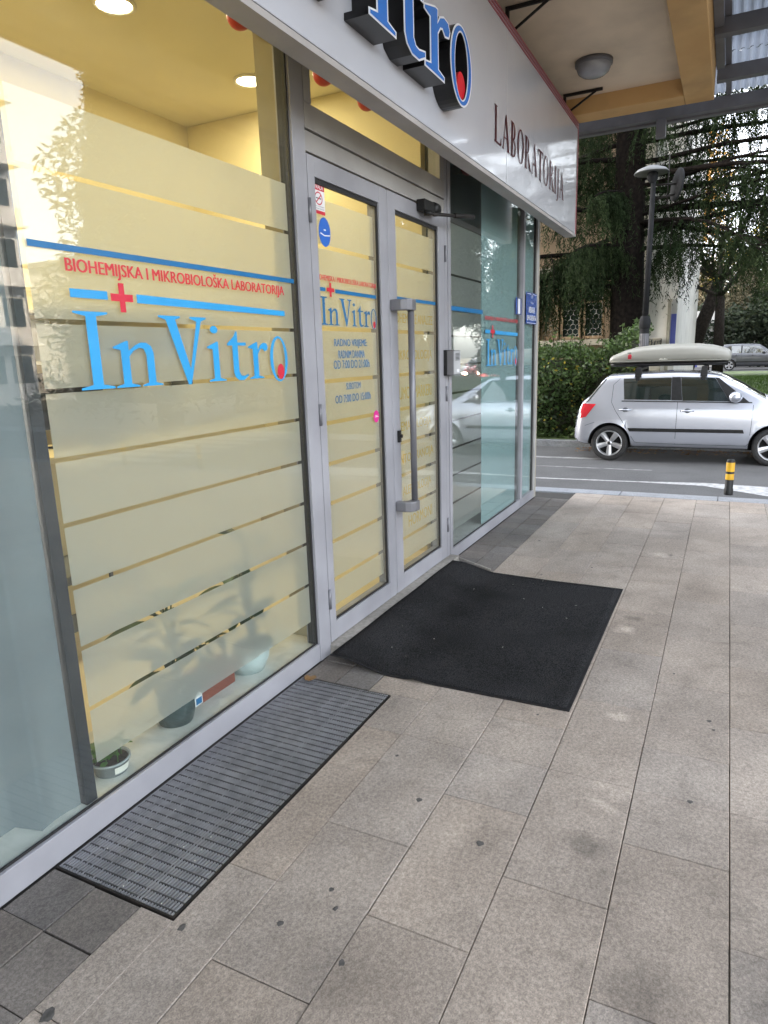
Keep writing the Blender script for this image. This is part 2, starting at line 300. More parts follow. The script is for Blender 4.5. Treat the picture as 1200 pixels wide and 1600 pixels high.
M['lamp_pole'] = pmat('lamp_pole_grey', (0.022, 0.023, 0.025), (0.016, 0.0165, 0.018), scale=10, rough=0.8, spec=0.15)
M['lamp_cap'] = pmat('lamp_cap_pale', (0.45, 0.46, 0.47), scale=10, rough=0.4)
M['apartment'] = pmat('apartment_white', (0.72, 0.70, 0.68), (0.66, 0.64, 0.62), scale=0.4, rough=0.9)
M['dark_cap'] = pmat('lamp_cap_grey', (0.17, 0.175, 0.18), scale=10, rough=0.5)
M['poster'] = pmat('blue_panel', (0.10, 0.12, 0.42), (0.12, 0.14, 0.47), scale=2, rough=0.6)

def poly_mat():
    s = N('polycarbonate_sheet')
    geo = s.n("ShaderNodeNewGeometry"); noi = s.n("ShaderNodeTexNoise", Scale=2.2, Detail=6.0); s.l(geo.outputs['Position'], noi.inputs['Vector'])
    mix = s.n("ShaderNodeMix", _data_type='RGBA'); mix.inputs[6].default_value = (0.25, 0.275, 0.32, 1); mix.inputs[7].default_value = (0.15, 0.17, 0.205, 1); s.l(noi.outputs['Fac'], mix.inputs[0])
    t = s.n("ShaderNodeBsdfTranslucent"); s.l(mix.outputs[2], t.inputs['Color'])
    d = s.n("ShaderNodeBsdfPrincipled", Roughness=0.35); s.l(mix.outputs[2], d.inputs['Base Color'])
    mx = s.n("ShaderNodeMixShader"); mx.inputs[0].default_value = 0.5; s.l(d.outputs[0], mx.inputs[1]); s.l(t.outputs[0], mx.inputs[2])
    s.l(mx.outputs[0], s.out.inputs['Surface']); return s.m
M['poly'] = poly_mat()

# ------------------------------------------------------------------ geometry helpers
class MB:
    def __init__(s): s.v = []; s.f = []; s.sm = []
    def add(s, vs, fs, smooth=False):
        n = len(s.v); s.v += [tuple(v) for v in vs]
        for f in fs: s.f.append(tuple(i+n for i in f)); s.sm.append(smooth)
        return s
    def box(s, x0, x1, y0, y1, z0, z1):
        return s.add([(x0,y0,z0),(x1,y0,z0),(x1,y1,z0),(x0,y1,z0),(x0,y0,z1),(x1,y0,z1),(x1,y1,z1),(x0,y1,z1)],
            [(3,2,1,0),(4,5,6,7),(0,1,5,4),(1,2,6,5),(2,3,7,6),(3,0,4,7)])
    def quad(s, a, b, c, d): return s.add([a,b,c,d], [(0,1,2,3)])
    def tube(s, pts, rad, n=8, cap=True, smooth=True):
        pts = [Vector(p) for p in pts]
        if not hasattr(rad, '__len__'): rad = [rad]*len(pts)
        rings = []; ref = None
        for i, p in enumerate(pts):
            d = (pts[min(i+1, len(pts)-1)] - pts[max(i-1, 0)])
            d = d.normalized() if d.length > 1e-9 else Vector((0,0,1))
            if ref is None:
                ref = Vector((0,0,1)) if abs(d.z) < 0.9 else Vector((1,0,0))
            x = d.cross(ref); x = x.normalized() if x.length > 1e-6 else d.orthogonal().normalized()
            y = x.cross(d).normalized(); ref = y
            rings.append([p + (x*math.cos(t) + y*math.sin(t))*rad[i] for t in [2*math.pi*k/n for k in range(n)]])
        vs = [v for r in rings for v in r]; fs = []
        for i in range(len(pts)-1):
            for k in range(n):
                fs.append((i*n+k, i*n+(k+1)%n, (i+1)*n+(k+1)%n, (i+1)*n+k))
        s.add(vs, fs, smooth)
        if cap:
            base = len(s.v)-len(vs)
            s.f.append(tuple(base+k for k in range(n))[::-1]); s.sm.append(False)
            s.f.append(tuple(base+len(vs)-n+k for k in range(n))); s.sm.append(False)
        return s
    def lathe(s, prof, cen, axis='z', n=20, smooth=True):
        vs = []; fs = []
        for (r, h) in prof:
            for k in range(n):
                t = 2*math.pi*k/n; u, w = r*math.cos(t), r*math.sin(t)
                p = {'z': (u, w, h), 'x': (h, u, w), 'y': (u, h, w)}[axis]
                vs.append((cen[0]+p[0], cen[1]+p[1], cen[2]+p[2]))
        for i in range(len(prof)-1):
            for k in range(n):
                fs.append((i*n+k, i*n+(k+1)%n, (i+1)*n+(k+1)%n, (i+1)*n+k))
        return s.add(vs, fs, smooth)
    def prism(s, loops, mp, d0, d1):
        """polygon with holes (list of loops of 2-D points) swept from depth d0 to d1; mp(u, v, d) -> point"""
        flat = [p for lp in loops for p in lp]
        tris = tessellate_polygon([[Vector((p[0], p[1], 0)) for p in lp] for lp in loops])
        n = len(flat)
        vs = [mp(p[0], p[1], d0) for p in flat] + ([mp(p[0], p[1], d1) for p in flat] if d1 is not None else [])
        fs = [tuple(t) for t in tris]
        if d1 is not None:
            fs += [tuple(i+n for i in t)[::-1] for t in tris]
            o = 0
            for lp in loops:
                k = len(lp)
                for i in range(k): fs.append((o+i, o+(i+1)%k, n+o+(i+1)%k, n+o+i))
                o += k
        return s.add(vs, fs)
    def ellipsoid(s, c, r, nu=12, nv=8, smooth=True):
        vs = []; fs = []
        for j in range(nv+1):
            ph = math.pi*j/nv
            for i in range(nu):
                th = 2*math.pi*i/nu
                vs.append((c[0]+r[0]*math.sin(ph)*math.cos(th), c[1]+r[1]*math.sin(ph)*math.sin(th), c[2]+r[2]*math.cos(ph)))
        for j in range(nv):
            for i in range(nu): fs.append((j*nu+i, (j+1)*nu+i, (j+1)*nu+(i+1)%nu, j*nu+(i+1)%nu))
        return s.add(vs, fs, smooth)
    def mesh(s, name, off=(0,0,0), bevel=0, fix=True):
        me = bpy.data.meshes.new(name)
        me.from_pydata([(v[0]-off[0], v[1]-off[1], v[2]-off[2]) for v in s.v], [], s.f)
        me.polygons.foreach_set('use_smooth', s.sm)
        if fix or bevel:
            bm = bmesh.new(); bm.from_mesh(me)
            bmesh.ops.remove_doubles(bm, verts=bm.verts, dist=1e-6)
            bmesh.ops.recalc_face_normals(bm, faces=bm.faces)
            if bevel:
                es = [e for e in bm.edges if len(e.link_faces) == 2 and e.calc_face_angle(0) > R(40)]
                bmesh.ops.bevel(bm, geom=es, offset=bevel, segments=2, profile=0.6, affect='EDGES', clamp_overlap=True)
            bm.to_mesh(me); bm.free()
        return me

def org(o):
    while o.parent: o = o.parent
    return tuple(o.location)
def link(o, parent=None):
    COL.objects.link(o)
    if parent: o.parent = parent
    return o
def part(name, mb, mat, parent, bevel=0, local=False, label=None, kind=None, fix=True):
    off = (0,0,0) if local else org(parent)
    me = mb.mesh(name, off, bevel, fix); me.materials.append(M[mat])
    o = link(bpy.data.objects.new(name, me), parent)
    if label: o['label'] = label
    if kind: o['kind'] = kind
    return o
def thing(name, label, cat, loc, group=None, rotz=0):
    o = bpy.data.objects.new(name, None); o.location = loc; o.rotation_euler = (0,0,rotz); o.empty_display_size = 0.1
    o['label'] = label; o['category'] = cat
    if group: o['group'] = group
    return link(o)
def solo(name, mb, mat, label, cat, loc, bevel=0, group=None, kind=None, fix=True):
    me = mb.mesh(name, loc, bevel, fix); me.materials.append(M[mat])
    o = bpy.data.objects.new(name, me); o.location = loc
    if label: o['label'] = label
    if cat: o['category'] = cat
    if group: o['group'] = group
    if kind: o['kind'] = kind
    return link(o)
def setting(name, mb, mat, bevel=0, label=None, cat=None):
    o = solo(name, mb, mat, label, cat, (0,0,0), bevel, kind='structure'); return o
def bulk(name, verts, faces_per, mat, parent=None, off=(0,0,0), kind=None, n=4, smooth=False):
    """verts: (k, n, 3) numpy array of separate n-gons"""
    k = len(verts); v = (verts.reshape(-1, 3) - np.array(off)).astype(np.float32)
    me = bpy.data.meshes.new(name); me.vertices.add(len(v)); me.vertices.foreach_set('co', v.ravel())
    me.loops.add(k*n); me.loops.foreach_set('vertex_index', np.arange(k*n, dtype=np.int32))
    me.polygons.add(k); me.polygons.foreach_set('loop_start', np.arange(0, k*n, n, dtype=np.int32))
    try: me.polygons.foreach_set('loop_total', np.full(k, n, dtype=np.int32))
    except Exception: pass
    me.update(calc_edges=True); me.validate(); me.materials.append(M[mat])
    o = bpy.data.objects.new(name, me); link(o, parent)
    if kind: o['kind'] = kind
    return o

_tc = {}
def text_polys(txt, off=.0):
    """normalised (0..1, 0..1) triangles of a line of lettering"""
    if (txt, off) in _tc: return _tc[(txt, off)]
    cu = bpy.data.curves.new("t", 'FONT'); cu.body = txt; cu.size = 1.0; cu.resolution_u = 3; cu.offset = off
    o = bpy.data.objects.new("t", cu); COL.objects.link(o)
    dg = bpy.context.evaluated_depsgraph_get(); me = bpy.data.meshes.new_from_object(o.evaluated_get(dg))
    v = [tuple(x.co) for x in me.vertices]; f = [tuple(p.vertices) for p in me.polygons]
    bpy.data.objects.remove(o); bpy.data.curves.remove(cu); bpy.data.meshes.remove(me)
    if not v: return [], []
    x0 = min(p[0] for p in v); x1 = max(p[0] for p in v); y0 = min(p[1] for p in v); y1 = max(p[1] for p in v)
    v = [((p[0]-x0)/(x1-x0), (p[1]-y0)/(y1-y0)) for p in v]
    _tc[(txt, off)] = (v, f); return v, f
def put_text(mb, txt, x0, x1, z0, z1, y, plane='y', off=.0):
    v, f = text_polys(txt, off)
    sh = min(.0022, (z1-z0)*.032)
    for q, e in ((-1, 0), (1, .0003)):
        mb.add([(x0+p[0]*(x1-x0)+q*sh, y+e, z0+p[1]*(z1-z0)) for p in v], f)
    return mb

# serif letter outlines, unit cap height
def ell(cx, cy, rx, ry, n=40): return [(cx+rx*math.cos(2*math.pi*k/n), cy+ry*math.sin(2*math.pi*k/n)) for k in range(n)]
IST = [(0,0),(.32,0),(.32,.02),(.21,.05)]
G = {
 'I': (.44, [[(0,0),(.42,0),(.42,.025),(.275,.06),(.275,.94),(.42,.975),(.42,1),(0,1),(0,.975),(.145,.94),(.145,.06),(0,.025)]]),
 'n': (.68, [IST+[(.21,.42),(.28,.50),(.36,.54),(.42,.52),(.45,.44),(.45,.05),(.36,.02),(.36,0),(.66,0),(.66,.02),(.56,.05),(.56,.46),(.53,.56),(.46,.61),(.38,.61),(.30,.57),(.21,.50),(.21,.63),(.18,.63),(0,.55),(0,.53),(.10,.51),(.10,.05),(0,.02)]]),
 'V': (.76, [[(0,1),(.34,1),(.34,.975),(.26,.95),(.45,.22),(.61,.93),(.50,.975),(.50,1),(.78,1),(.78,.975),(.69,.94),(.44,-.02),(.39,-.02),(.11,.94),(0,.975)]]),
 'i': (.38, [IST+[(.21,.63),(.18,.63),(0,.55),(0,.53),(.10,.51),(.10,.05),(0,.02)], ell(.15,.82,.07,.06,20)]),
 't': (.42, [[(.10,.57),(0,.57),(0,.60),(.14,.72),(.18,.80),(.21,.80),(.21,.62),(.38,.62),(.38,.57),(.21,.57),(.21,.14),(.25,.07),(.31,.06),(.40,.09),(.40,.06),(.30,-.01),(.20,-.01),(.13,.04),(.10,.12)]]),
 'r': (.47, [IST+[(.21,.42),(.26,.50),(.31,.52),(.36,.47),(.42,.49),(.44,.55),(.41,.61),(.34,.62),(.27,.58),(.21,.49),(.21,.63),(.18,.63),(0,.55),(0,.53),(.10,.51),(.10,.05),(0,.02)]]),
}
OUT_O = ell(.22, .33, .21, .41); INN_O = ell(.225, .325, .145, .375); DROP = ell(.25, .10, .085, .14, 24)
WORD = ['I','n','V','i','t','r','o']
def word_layout():
    x = 0; r = []
    for ch in WORD:
        r.append((ch, x)); x += .44 if ch == 'o' else G[ch][0]
    return r, x - .0
def logo_word(mb, mbr, x0, x1, z0, zc, y, y1=None):
    lay, w = word_layout(); sx = (x1-x0)/w; h = zc-z0
    mp = lambda ox: (lambda u, v, d: (x0+(ox+u)*sx, d, z0+v*h))
    for ch, ox in lay:
        if ch == 'o':
            mb.prism([OUT_O, INN_O[::-1]], mp(ox), y, y1); mbr.prism([DROP], mp(ox), y-.0006, None)
        else:
            for lp in G[ch][1]: mb.prism([lp], mp(ox), y, y1)
def cross_mb(mb, cx, cz, w, h, t, y):
    return mb.prism([[(cx-t,cz-h),(cx+t,cz-h),(cx+t,cz-t*h/w*1.0),(cx+w,cz-t*h/w),(cx+w,cz+t*h/w),(cx+t,cz+t*h/w),(cx+t,cz+h),(cx-t,cz+h),(cx-t,cz+t*h/w),(cx-w,cz+t*h/w),(cx-w,cz-t*h/w),(cx-t,cz-t*h/w)]], lambda u, v, d: (u, d, v), y, None)

# ================================================================== SETTING: ground, pavement, road
setting('ground', MB().add([(-250,-250,-.42),(350,-250,-.42),(350,250,-.42),(-250,250,-.42)], [(0,1,2,3)]), 'ground')
setting('road', MB().box(8.13, 12.9, -60, 40, -.40, -.15), 'asphalt')
road = bpy.data.objects['road']
setting('main_road', MB().box(-60, 8.13, -24, -8.2, -.40, -.151).box(12.9, 90, -24, -9.6, -.40, -.151), 'asphalt')
mroad = bpy.data.objects['main_road']
zmk = -.146
mk = [MB().add([(9.40,3.6,zmk),(9.49,3.6,zmk),(9.62,.95,zmk),(9.56,.95,zmk)], [(0,1,2,3)]).add([(9.56,.95,zmk),(9.62,.95,zmk),(9.74,.17,zmk),(9.52,.17,zmk)], [(0,1,2,3)]).add([(9.52,.17,zmk),(9.74,.17,zmk),(9.66,-.55,zmk),(9.0,-.6,zmk)],[(0,1,2,3)]).add([(9.0,-.6,zmk),(9.66,-.55,zmk),(9.5,-2.6,zmk),(8.75,-2.6,zmk)],[(0,1,2,3)]),
      MB().box(11.46, 11.60, 1.7, 9, -.149, zmk), MB().box(10.56, 10.60, .9, 8, -.149, zmk)]
for k, q in enumerate(mk): part('road_marking', q, 'roadpaint' if k == 0 else 'wornpaint', road)
for k in range(7):
    part('crossing_stripe', MB().box(8.5+k*.65, 8.85+k*.65, -7.9, -5.4, -.149, zmk), 'roadpaint', road)
for k in range(16):
    part('lane_marking', MB().box(-8+k*6, -5+k*6, -16.2, -16.06, -.150, zmk) if not (8.13-3 < -8+k*6 < 13) else MB().box(14+k*.1, 15, -16.2, -16.06, -.150, zmk), 'roadpaint', mroad)

UX, UY = 0.3105, 0.3187
X0, Y0 = 2.400, 1.478
pav = setting('pavement', MB().box(-4.2, 7.88, -8.2, 1.95, -.40, -.016), 'mortar')
def tile_mb(x0, x1, y0, y1, dz=0.0, g=.0013, zb=-.0155, ch=.0022):
    g2 = lambda: g*random.uniform(.55, 1.5)
    x0 += g2(); x1 -= g2(); y0 += g2(); y1 -= g2(); z = dz
    tx, ty = random.uniform(-.0012,.0012), random.uniform(-.0012,.0012)
    zz = lambda x, y: z + tx*(x-x0) / .6 + ty*(y-y0)/.3
    a = [(x0,y0),(x1,y0),(x1,y1),(x0,y1)]; b_ = [(x0+ch,y0+ch),(x1-ch,y0+ch),(x1-ch,y1-ch),(x0+ch,y1-ch)]
    vs = [(x,y,zb) for x,y in a] + [(x,y,zz(x,y)-ch) for x,y in a] + [(x,y,zz(x,y)) for x,y in b_]
    fs = [(8,9,10,11)] + [(i,(i+1)%4,4+(i+1)%4,4+i) for i in range(4)] + [(4+i,4+(i+1)%4,8+(i+1)%4,8+i) for i in range(4)]
    return MB().add(vs, fs)
far_mb = MB(); tiles = []
for bnd in range(0, 30):
    y1 = Y0 - UY*bnd; y0 = y1 - UY
    js = sorted(set([k for k in range(-22, 21) if (k % 2 == (1 if bnd % 2 == 0 else 0))] + [0]))
    for k0, k1 in zip(js[:-1], js[1:]):
        xa, xb = X0+UX*k0, X0+UX*k1
        if xa > 7.8 or xb < -4.1: continue
        xb = min(xb, 7.878); xa = max(xa, -4.1)
        if y1 > 1.22 and xb > 1.23 and xa < 2.66:   # grating recess takes the strip nearest the window
            pass
        tiles.append((xa, xb, y0, y1, bnd))
tiles.sort(key=lambda t: (max(0, t[4]-7)*3, -t[0]))
n_ind = 0
for (xa, xb, y0, y1, bnd) in tiles:
    pieces = [(xa, xb, y0, y1)]
    if bnd == 0:   # cut round the grating (1.215..2.69, above y 1.352)
        gx0, gx1, gy = 1.213, 2.694, 1.350
        if xb > gx0 and xa < gx1:
            pieces = []
            pieces.append((xa, xb, y0, gy))
            if xa < gx0: pieces.append((xa, gx0, gy-.003, y1))
            if xb > gx1: pieces.append((gx1, xb, gy-.003, y1))
    if bnd <= 11 and xa > -1.5 and n_ind < 215:
        mbp = MB()
        for p in pieces:
            t = tile_mb(*p, dz=random.uniform(-.0012, .0008), g=.0013 if len(pieces) == 1 else .001); mbp.add(t.v, t.f)
        part('paving_slab', mbp, 'tile', pav); n_ind += 1
    else:
        for p in pieces:
            t = tile_mb(*p, dz=random.uniform(-.0012, .0008)); far_mb.add(t.v, t.f)
part('paving_slabs', far_mb, 'tile', pav, kind='stuff')
xx = -1.9
ri = 0
while xx < 7.5:
    x1 = xx + .209
    for (ya, yb) in ((Y0, 1.671), (1.671, 1.862)):
        off = 0
        xa, xb = xx, x1
        if 2.985 <= (xa+xb)/2 <= 4.86 and ya > 1.6: xa, xb = xa, xb
        if xb > 1.213 and xa < 2.694:
            if xa < 1.213 < xb: xb = 1.213
            elif xa < 2.694 < xb: xa = 2.694
            else: continue
            if xb-xa < .02: continue
        part('dark_paver', tile_mb(xa, xb, ya, yb, dz=random.uniform(-.003, .0015), g=.0028, ch=.0009), 'dark_tile', pav)
    xx = x1
kerb = setting('kerb', MB().box(7.884, 8.128, -8.2, 14, -.40, -.03), 'mortar')
yy = -8.0
while yy < 6:
    part('kerb_stone', MB().box(7.886, 8.126, yy+.003, yy+.997, -.028, .0), 'kerb', kerb, bevel=.008); yy += 1.0
# patch of side pavement beyond the corner
setting('side_path', MB().box(7.55, 7.882, 1.96, 14, -.40, -.002), 'kerb')

# gum spots and grit
gum = MB()
GUM = [(284,1450,.016),(524,1420-0,.011),(438,1443,.012),(534,1505,.016),(750,1318,.016),(655,1250,.014),(620,1181,.012),(75,1587,.024),(518,1390,.010),(840,1117,.008),(1108,1127,.012),(1115,1141,.009),(1078,1253,.012),(1053,1053,.008),(843,845,.014),(925,887,.011),(846,898,.010)]
def gnd(px, py, z=0.0):
    d = (r2*((px-600)/1061.43) - u2*((py-800)/1061.43) + fwd); t = (z-1.6)/d.z
    return Vector((0,0,1.6)) + d*t
for px, py, rr in GUM:
    p = gnd(px, py); n = 11; ph = random.random()*6
    rr *= .72; ring = [(p.x + rr*(1+.25*math.sin(3*t+ph))*math.cos(t)*1.2, p.y + rr*(1+.22*math.sin(2*t+ph))*math.sin(t), .0012) for t in [2*math.pi*i/n for i in range(n)]]
    gum.add(ring + [(p.x, p.y, .0020)], [(i, (i+1)%n, n) for i in range(n)])
solo('chewing_gum', gum, 'gum', None, None, (0,0,0), kind='stuff')

# ================================================================== SHOP BUILDING SHELL
shop = thing('shop_building', 'beige rendered building above the glazed shopfront with ochre edged soffit', 'building', (2, 5, 0))
part('upper_wall', MB().box(-16, 7.6, .34, 40, 4.16, 24), 'facade', shop)  # height, depth and left run enlarged to keep sun and sky off the street
part('soffit', MB().box(-16, 7.46, .545, 1.86, 4.0, 4.15), 'stucco', shop)
part('soffit_beam', MB().box(-16, 7.73, .30, .545, 3.85, 4.155), 'ochre', shop, bevel=.008)
part('soffit_beam', MB().box(7.462, 7.728, .547, 1.86, 3.85, 4.152), 'ochre', shop, bevel=.008)
part('header_wall', MB().box(-16, 7.55, 1.862, 1.99, 3.02, 4.152), 'facade', shop)
part('side_wall', MB().box(7.42, 7.55, 1.96, 14, -.2, 4.152), 'facade', shop)
part('left_wall', MB().box(-16, -2.3, 1.862, 2.1, -.2, 3.02), 'facade', shop)
part('corner_post', MB().box(7.50, 7.56, 1.868, 1.958, 0, 3.02), 'house_trim', shop, bevel=.004)
# interior
part('floor', MB().box(-2.4, 7.42, 1.99, 6.2, -.2, .07), 'in_floor', shop)
part('ceiling', MB().box(1.45, 7.41, 1.992, 6.18, 3.5, 3.58), 'in_ceil', shop)
part('back_wall', MB().box(1.45, 5.02, 4.15, 4.27, .07, 3.5), 'in_wall', shop)
part('partition', MB().box(1.395, 1.440, 1.905, 4.148, .0985, 3.498), 'edge_dark', shop, label='dark edged partition')
part('inner_wall', MB().box(1.441, 1.452, 1.93, 4.148, .0985, 3.498), 'in_wall', shop)
part('inner_wall', MB().box(4.84, 4.92, 2.06, 4.148, .07, 3.498), 'in_wall', shop)
part('pillar', MB().box(2.962, 3.04, 1.96, 2.10, .07, 3.498), 'pillar', shop)
part('dim_wall', MB().box(4.922, 7.41, 4.2, 4.3, .07, 3.498).box(4.921, 4.94, 1.97, 4.2, .07, 3.498).box(4.94, 7.41, 1.997, 4.2, 3.47, 3.499), 'in_dark', shop)
part('dim_floor', MB().box(4.94, 7.41, 1.995, 4.2, .071, .078), 'in_dark', shop)
part('window_ledge', MB().box(-2.2, 2.955, 1.9005, 2.30, .0705, .0985), 'ledge', shop, bevel=.003)
part('window_ledge', MB().box(4.945, 7.40, 1.9005, 2.22, .0785, .096), 'ledge', shop, bevel=.003)

# step under the door
solo('door_step', MB().box(2.985, 4.86, 1.795, 1.95, -.01, .058), 'stone_step', 'pale stone step under the glass double door', 'step', (3.9, 1.87, 0), bevel=.004)

# ================================================================== SHOPFRONT
FY0, FY1 = 1.865, 1.945
GY0, GY1 = 1.885, 1.893
front = thing('shopfront', 'grey aluminium shopfront with frosted banded glass and glazed double door', 'shopfront', (2.4, 1.9, 0))
part('sill_rail', MB().box(-2.3, 2.882, FY0, 1.8995, .004, .103), 'alu', front, bevel=.003)
part('sill_rail', MB().box(4.905, 7.50, FY0, 1.8995, .004, .093), 'alu', front, bevel=.003)
part('mullion', MB().box(2.883, 2.992, FY0-.004, FY1, .004, 3.02), 'alu', front, bevel=.003)
part('mullion', MB().box(4.78, 4.835, FY0-.002, FY1, .06, 3.02), 'alu', front, bevel=.003)
part('mullion', MB().box(4.845, 4.903, FY0-.004, FY1, .004, 3.02), 'alu', front, bevel=.003)
part('mullion', MB().box(6.90, 6.965, FY0-.002, FY1, .004, 3.02), 'alu', front, bevel=.003)
part('corner_mullion', MB().box(7.43, 7.498, FY0-.002, FY1, .004, 3.02), 'alu_dull', front, bevel=.003)
part('gasket', MB().box(2.874, 2.882, 1.876, 1.93, .103, 3.02), 'gasket', front)
part('gasket', MB().box(4.836, 4.844, 1.875, 1.93, .06, 3.02), 'gasket', front)
part('gasket', MB().box(6.79, 6.898, 1.896, 1.93, .093, 3.02), 'gasket', front)
part('gasket', MB().box(7.405, 7.428, 1.878, 1.93, .093, 3.02), 'gasket', front)
part('gasket', MB().box(-2.3, 2.872, 1.878, 1.8845, .1035, .111), 'gasket', front)
part('gasket', MB().box(4.905, 6.79, 1.878, 1.8845, .0935, .101), 'gasket', front)
# transom over the door
part('transom', MB().box(2.994, 4.778, FY0, FY1, 2.565, 2.655), 'alu_dull', front, bevel=.003)
tf = MB(); tf.box(2.994, 4.778, FY0-.006, FY1, 2.663, 2.775).box(2.994, 3.06, FY0-.006, FY1, 2.777, 3.0).box(4.70, 4.778, FY0-.006, FY1, 2.777, 3.0)
part('fanlight_frame', tf, 'alu_dull', front, bevel=.003)
part('head_rail', MB().box(-2.3, 7.5, FY0+.001, FY1, 3.022, 3.10), 'alu_dull', front)
fl = part('fanlight_pane', MB().box(3.058, 4.702, GY0, GY1, 2.773, 3.02), 'glass', front)
# fixed panes
w1 = part('window_pane', MB().box(-2.3, 2.873, GY0, GY1, .1, 3.02), 'glass', front, label='large left pane with the big logo')
w2 = part('window_pane', MB().box(4.903, 6.899, GY0, GY1, .09, 3.02), 'glass', front, label='pane right of the door with aqua film')
w3 = part('window_pane', MB().box(6.966, 7.429, GY0, GY1, .09, 3.02), 'glass', front, label='narrow corner pane')
FILMY = 1.898
GAPS = [.450, .674, .890, 1.104, 1.317, 1.535, 1.748, 2.190]
def film_bands(parent, x0, x1, zb, zt, gaps, y=FILMY, gh=.0155):
    lo = zb
    for g in list(gaps)+[None]:
        hi = (g - gh) if g else zt
        part('frosted_band', MB().quad((x0,y,lo),(x1,y,lo),(x1,y,hi),(x0,y,hi)), 'film', parent, fix=False)
        if g: lo = g
film_bands(w1, 1.452, 2.858, .235, 2.395, GAPS)
LY = 1.8835
# --- lettering of the left window
mb = MB(); mbr = MB(); logo_word(mb, mbr, 1.578, 2.772, 1.524, 1.775, LY)
part('logo_letters', mb, 'ink_blue', w1); part('logo_drop', mbr, 'ink_red', w1)
part('blue_bar', MB().quad((1.449,LY,1.954),(2.862,LY,1.954),(2.862,LY,1.974),(1.449,LY,1.974)), 'ink_deep', w1)
part('logo_bar', MB().quad((1.578,LY,1.816),(1.728,LY,1.816),(1.728,LY,1.843),(1.578,LY,1.843)), 'ink_blue', w1)
part('logo_bar', MB().quad((1.857,LY,1.812),(2.768,LY,1.801),(2.768,LY,1.824),(1.857,LY,1.842)), 'ink_blue', w1)
part('logo_cross', cross_mb(MB(), 1.79, 1.826, .049, .048, .0125, LY-.0005), 'ink_red', w1)
part('lettering', put_text(MB(), "BIOHEMIJSKA I MIKROBIOLOŠKA LABORATORIJA", 1.575, 2.772, 1.882, 1.946, LY), 'ink_red', w1)
# --- right window
film_bands(w2, 4.93, 5.70, .22, 2.545, [g-.0 for g in GAPS])
part('aqua_film', MB().quad((5.705,FILMY,.10),(6.79,FILMY,.10),(6.79,FILMY,2.99),(5.705,FILMY,2.99)), 'film_aqua', w2, fix=False)
part('blue_bar', MB().quad((4.92,LY,1.925),(5.70,LY,1.925),(5.70,LY,1.958),(4.92,LY,1.958)), 'ink_deep', w2)
mb = MB(); mbr = MB(); logo_word(mb, mbr, 5.80, 6.78, 1.495, 1.725, LY); part('logo_letters', mb, 'ink_blue', w2); part('logo_drop', mbr, 'ink_red', w2)
part('lettering', put_text(MB(), "BIOHEMIJSKA I MIKROBIOLOŠKA LABORATORIJA", 5.77, 6.785, 1.875, 1.925, LY), 'ink_red', w2)
part('logo_bar', MB().quad((5.77,LY,1.772),(5.91,LY,1.772),(5.91,LY,1.802),(5.77,LY,1.802)), 'ink_blue', w2)
part('logo_bar', MB().quad((6.05,LY,1.767),(6.785,LY,1.76),(6.785,LY,1.79),(6.05,LY,1.80)), 'ink_blue', w2)
part('logo_cross', cross_mb(MB(), 5.98, 1.79, .06, .052, .016, LY-.0005), 'ink_red', w2)
part('aqua_film', MB().quad((6.968,FILMY,.10),(7.427,FILMY,.10),(7.427,FILMY,2.99),(6.968,FILMY,2.99)), 'film_aqua', w3, fix=False)
part('pipe_behind', MB().tube([(7.22,1.97,.1),(7.22,1.97,2.99)], .05, 12), 'pot_white', w3)

# --- doors
def leaf(x0, x1, gx0, gx1, label):
    z0, z1, gz0, gz1 = .066, 2.553, .172, 2.462
    f = MB().box(x0, gx0, FY0-.004, FY1-.006, z0, z1).box(gx1, x1, FY0-.004, FY1-.006, z0, z1)
    f.box(gx0, gx1, FY0-.0035, FY1-.006, z0, gz0).box(gx0, gx1, FY0-.0035, FY1-.006, gz1, z1)
    d = part('door_leaf', f, 'alu', front, bevel=.0025, label=label)
    part('door_glass', MB().box(gx0-.004, gx1+.004, GY0, GY1, gz0-.004, gz1+.004), 'glass', d)
    g = MB().box(gx0+.0005, gx0+.011, 1.872, 1.884, gz0, gz1).box(gx1-.013, gx1-.0005, 1.872, 1.884, gz0, gz1).box(gx0+.011, gx1-.013, 1.872, 1.884, gz1-.022, gz1-.0005).box(gx0+.011, gx1-.013, 1.872, 1.884, gz0+.0005, gz0+.010)
    part('glazing_seal', g, 'gasket', d)
    return d
dl = leaf(2.998, 3.842, 3.062, 3.752, 'left door leaf with opening hours')
dr = leaf(3.862, 4.772, 3.968, 4.662, 'right door leaf with the long pull handle')
part('meeting_gap', MB().box(3.843, 3.861, 1.872, 1.93, .07, 2.55), 'gasket', front)
part('meeting_stile', MB().box(3.846, 3.858, 1.863, 1.871, .07, 2.55), 'alu', front)
DG = [.40, .62, .838, 1.055, 1.275, 1.495, 1.765, 2.170]
film_bands(dl, 3.078, 3.735, .24, 2.385, DG, gh=.022)
film_bands(dr, 3.985, 4.645, .24, 2.385, DG, gh=.022)
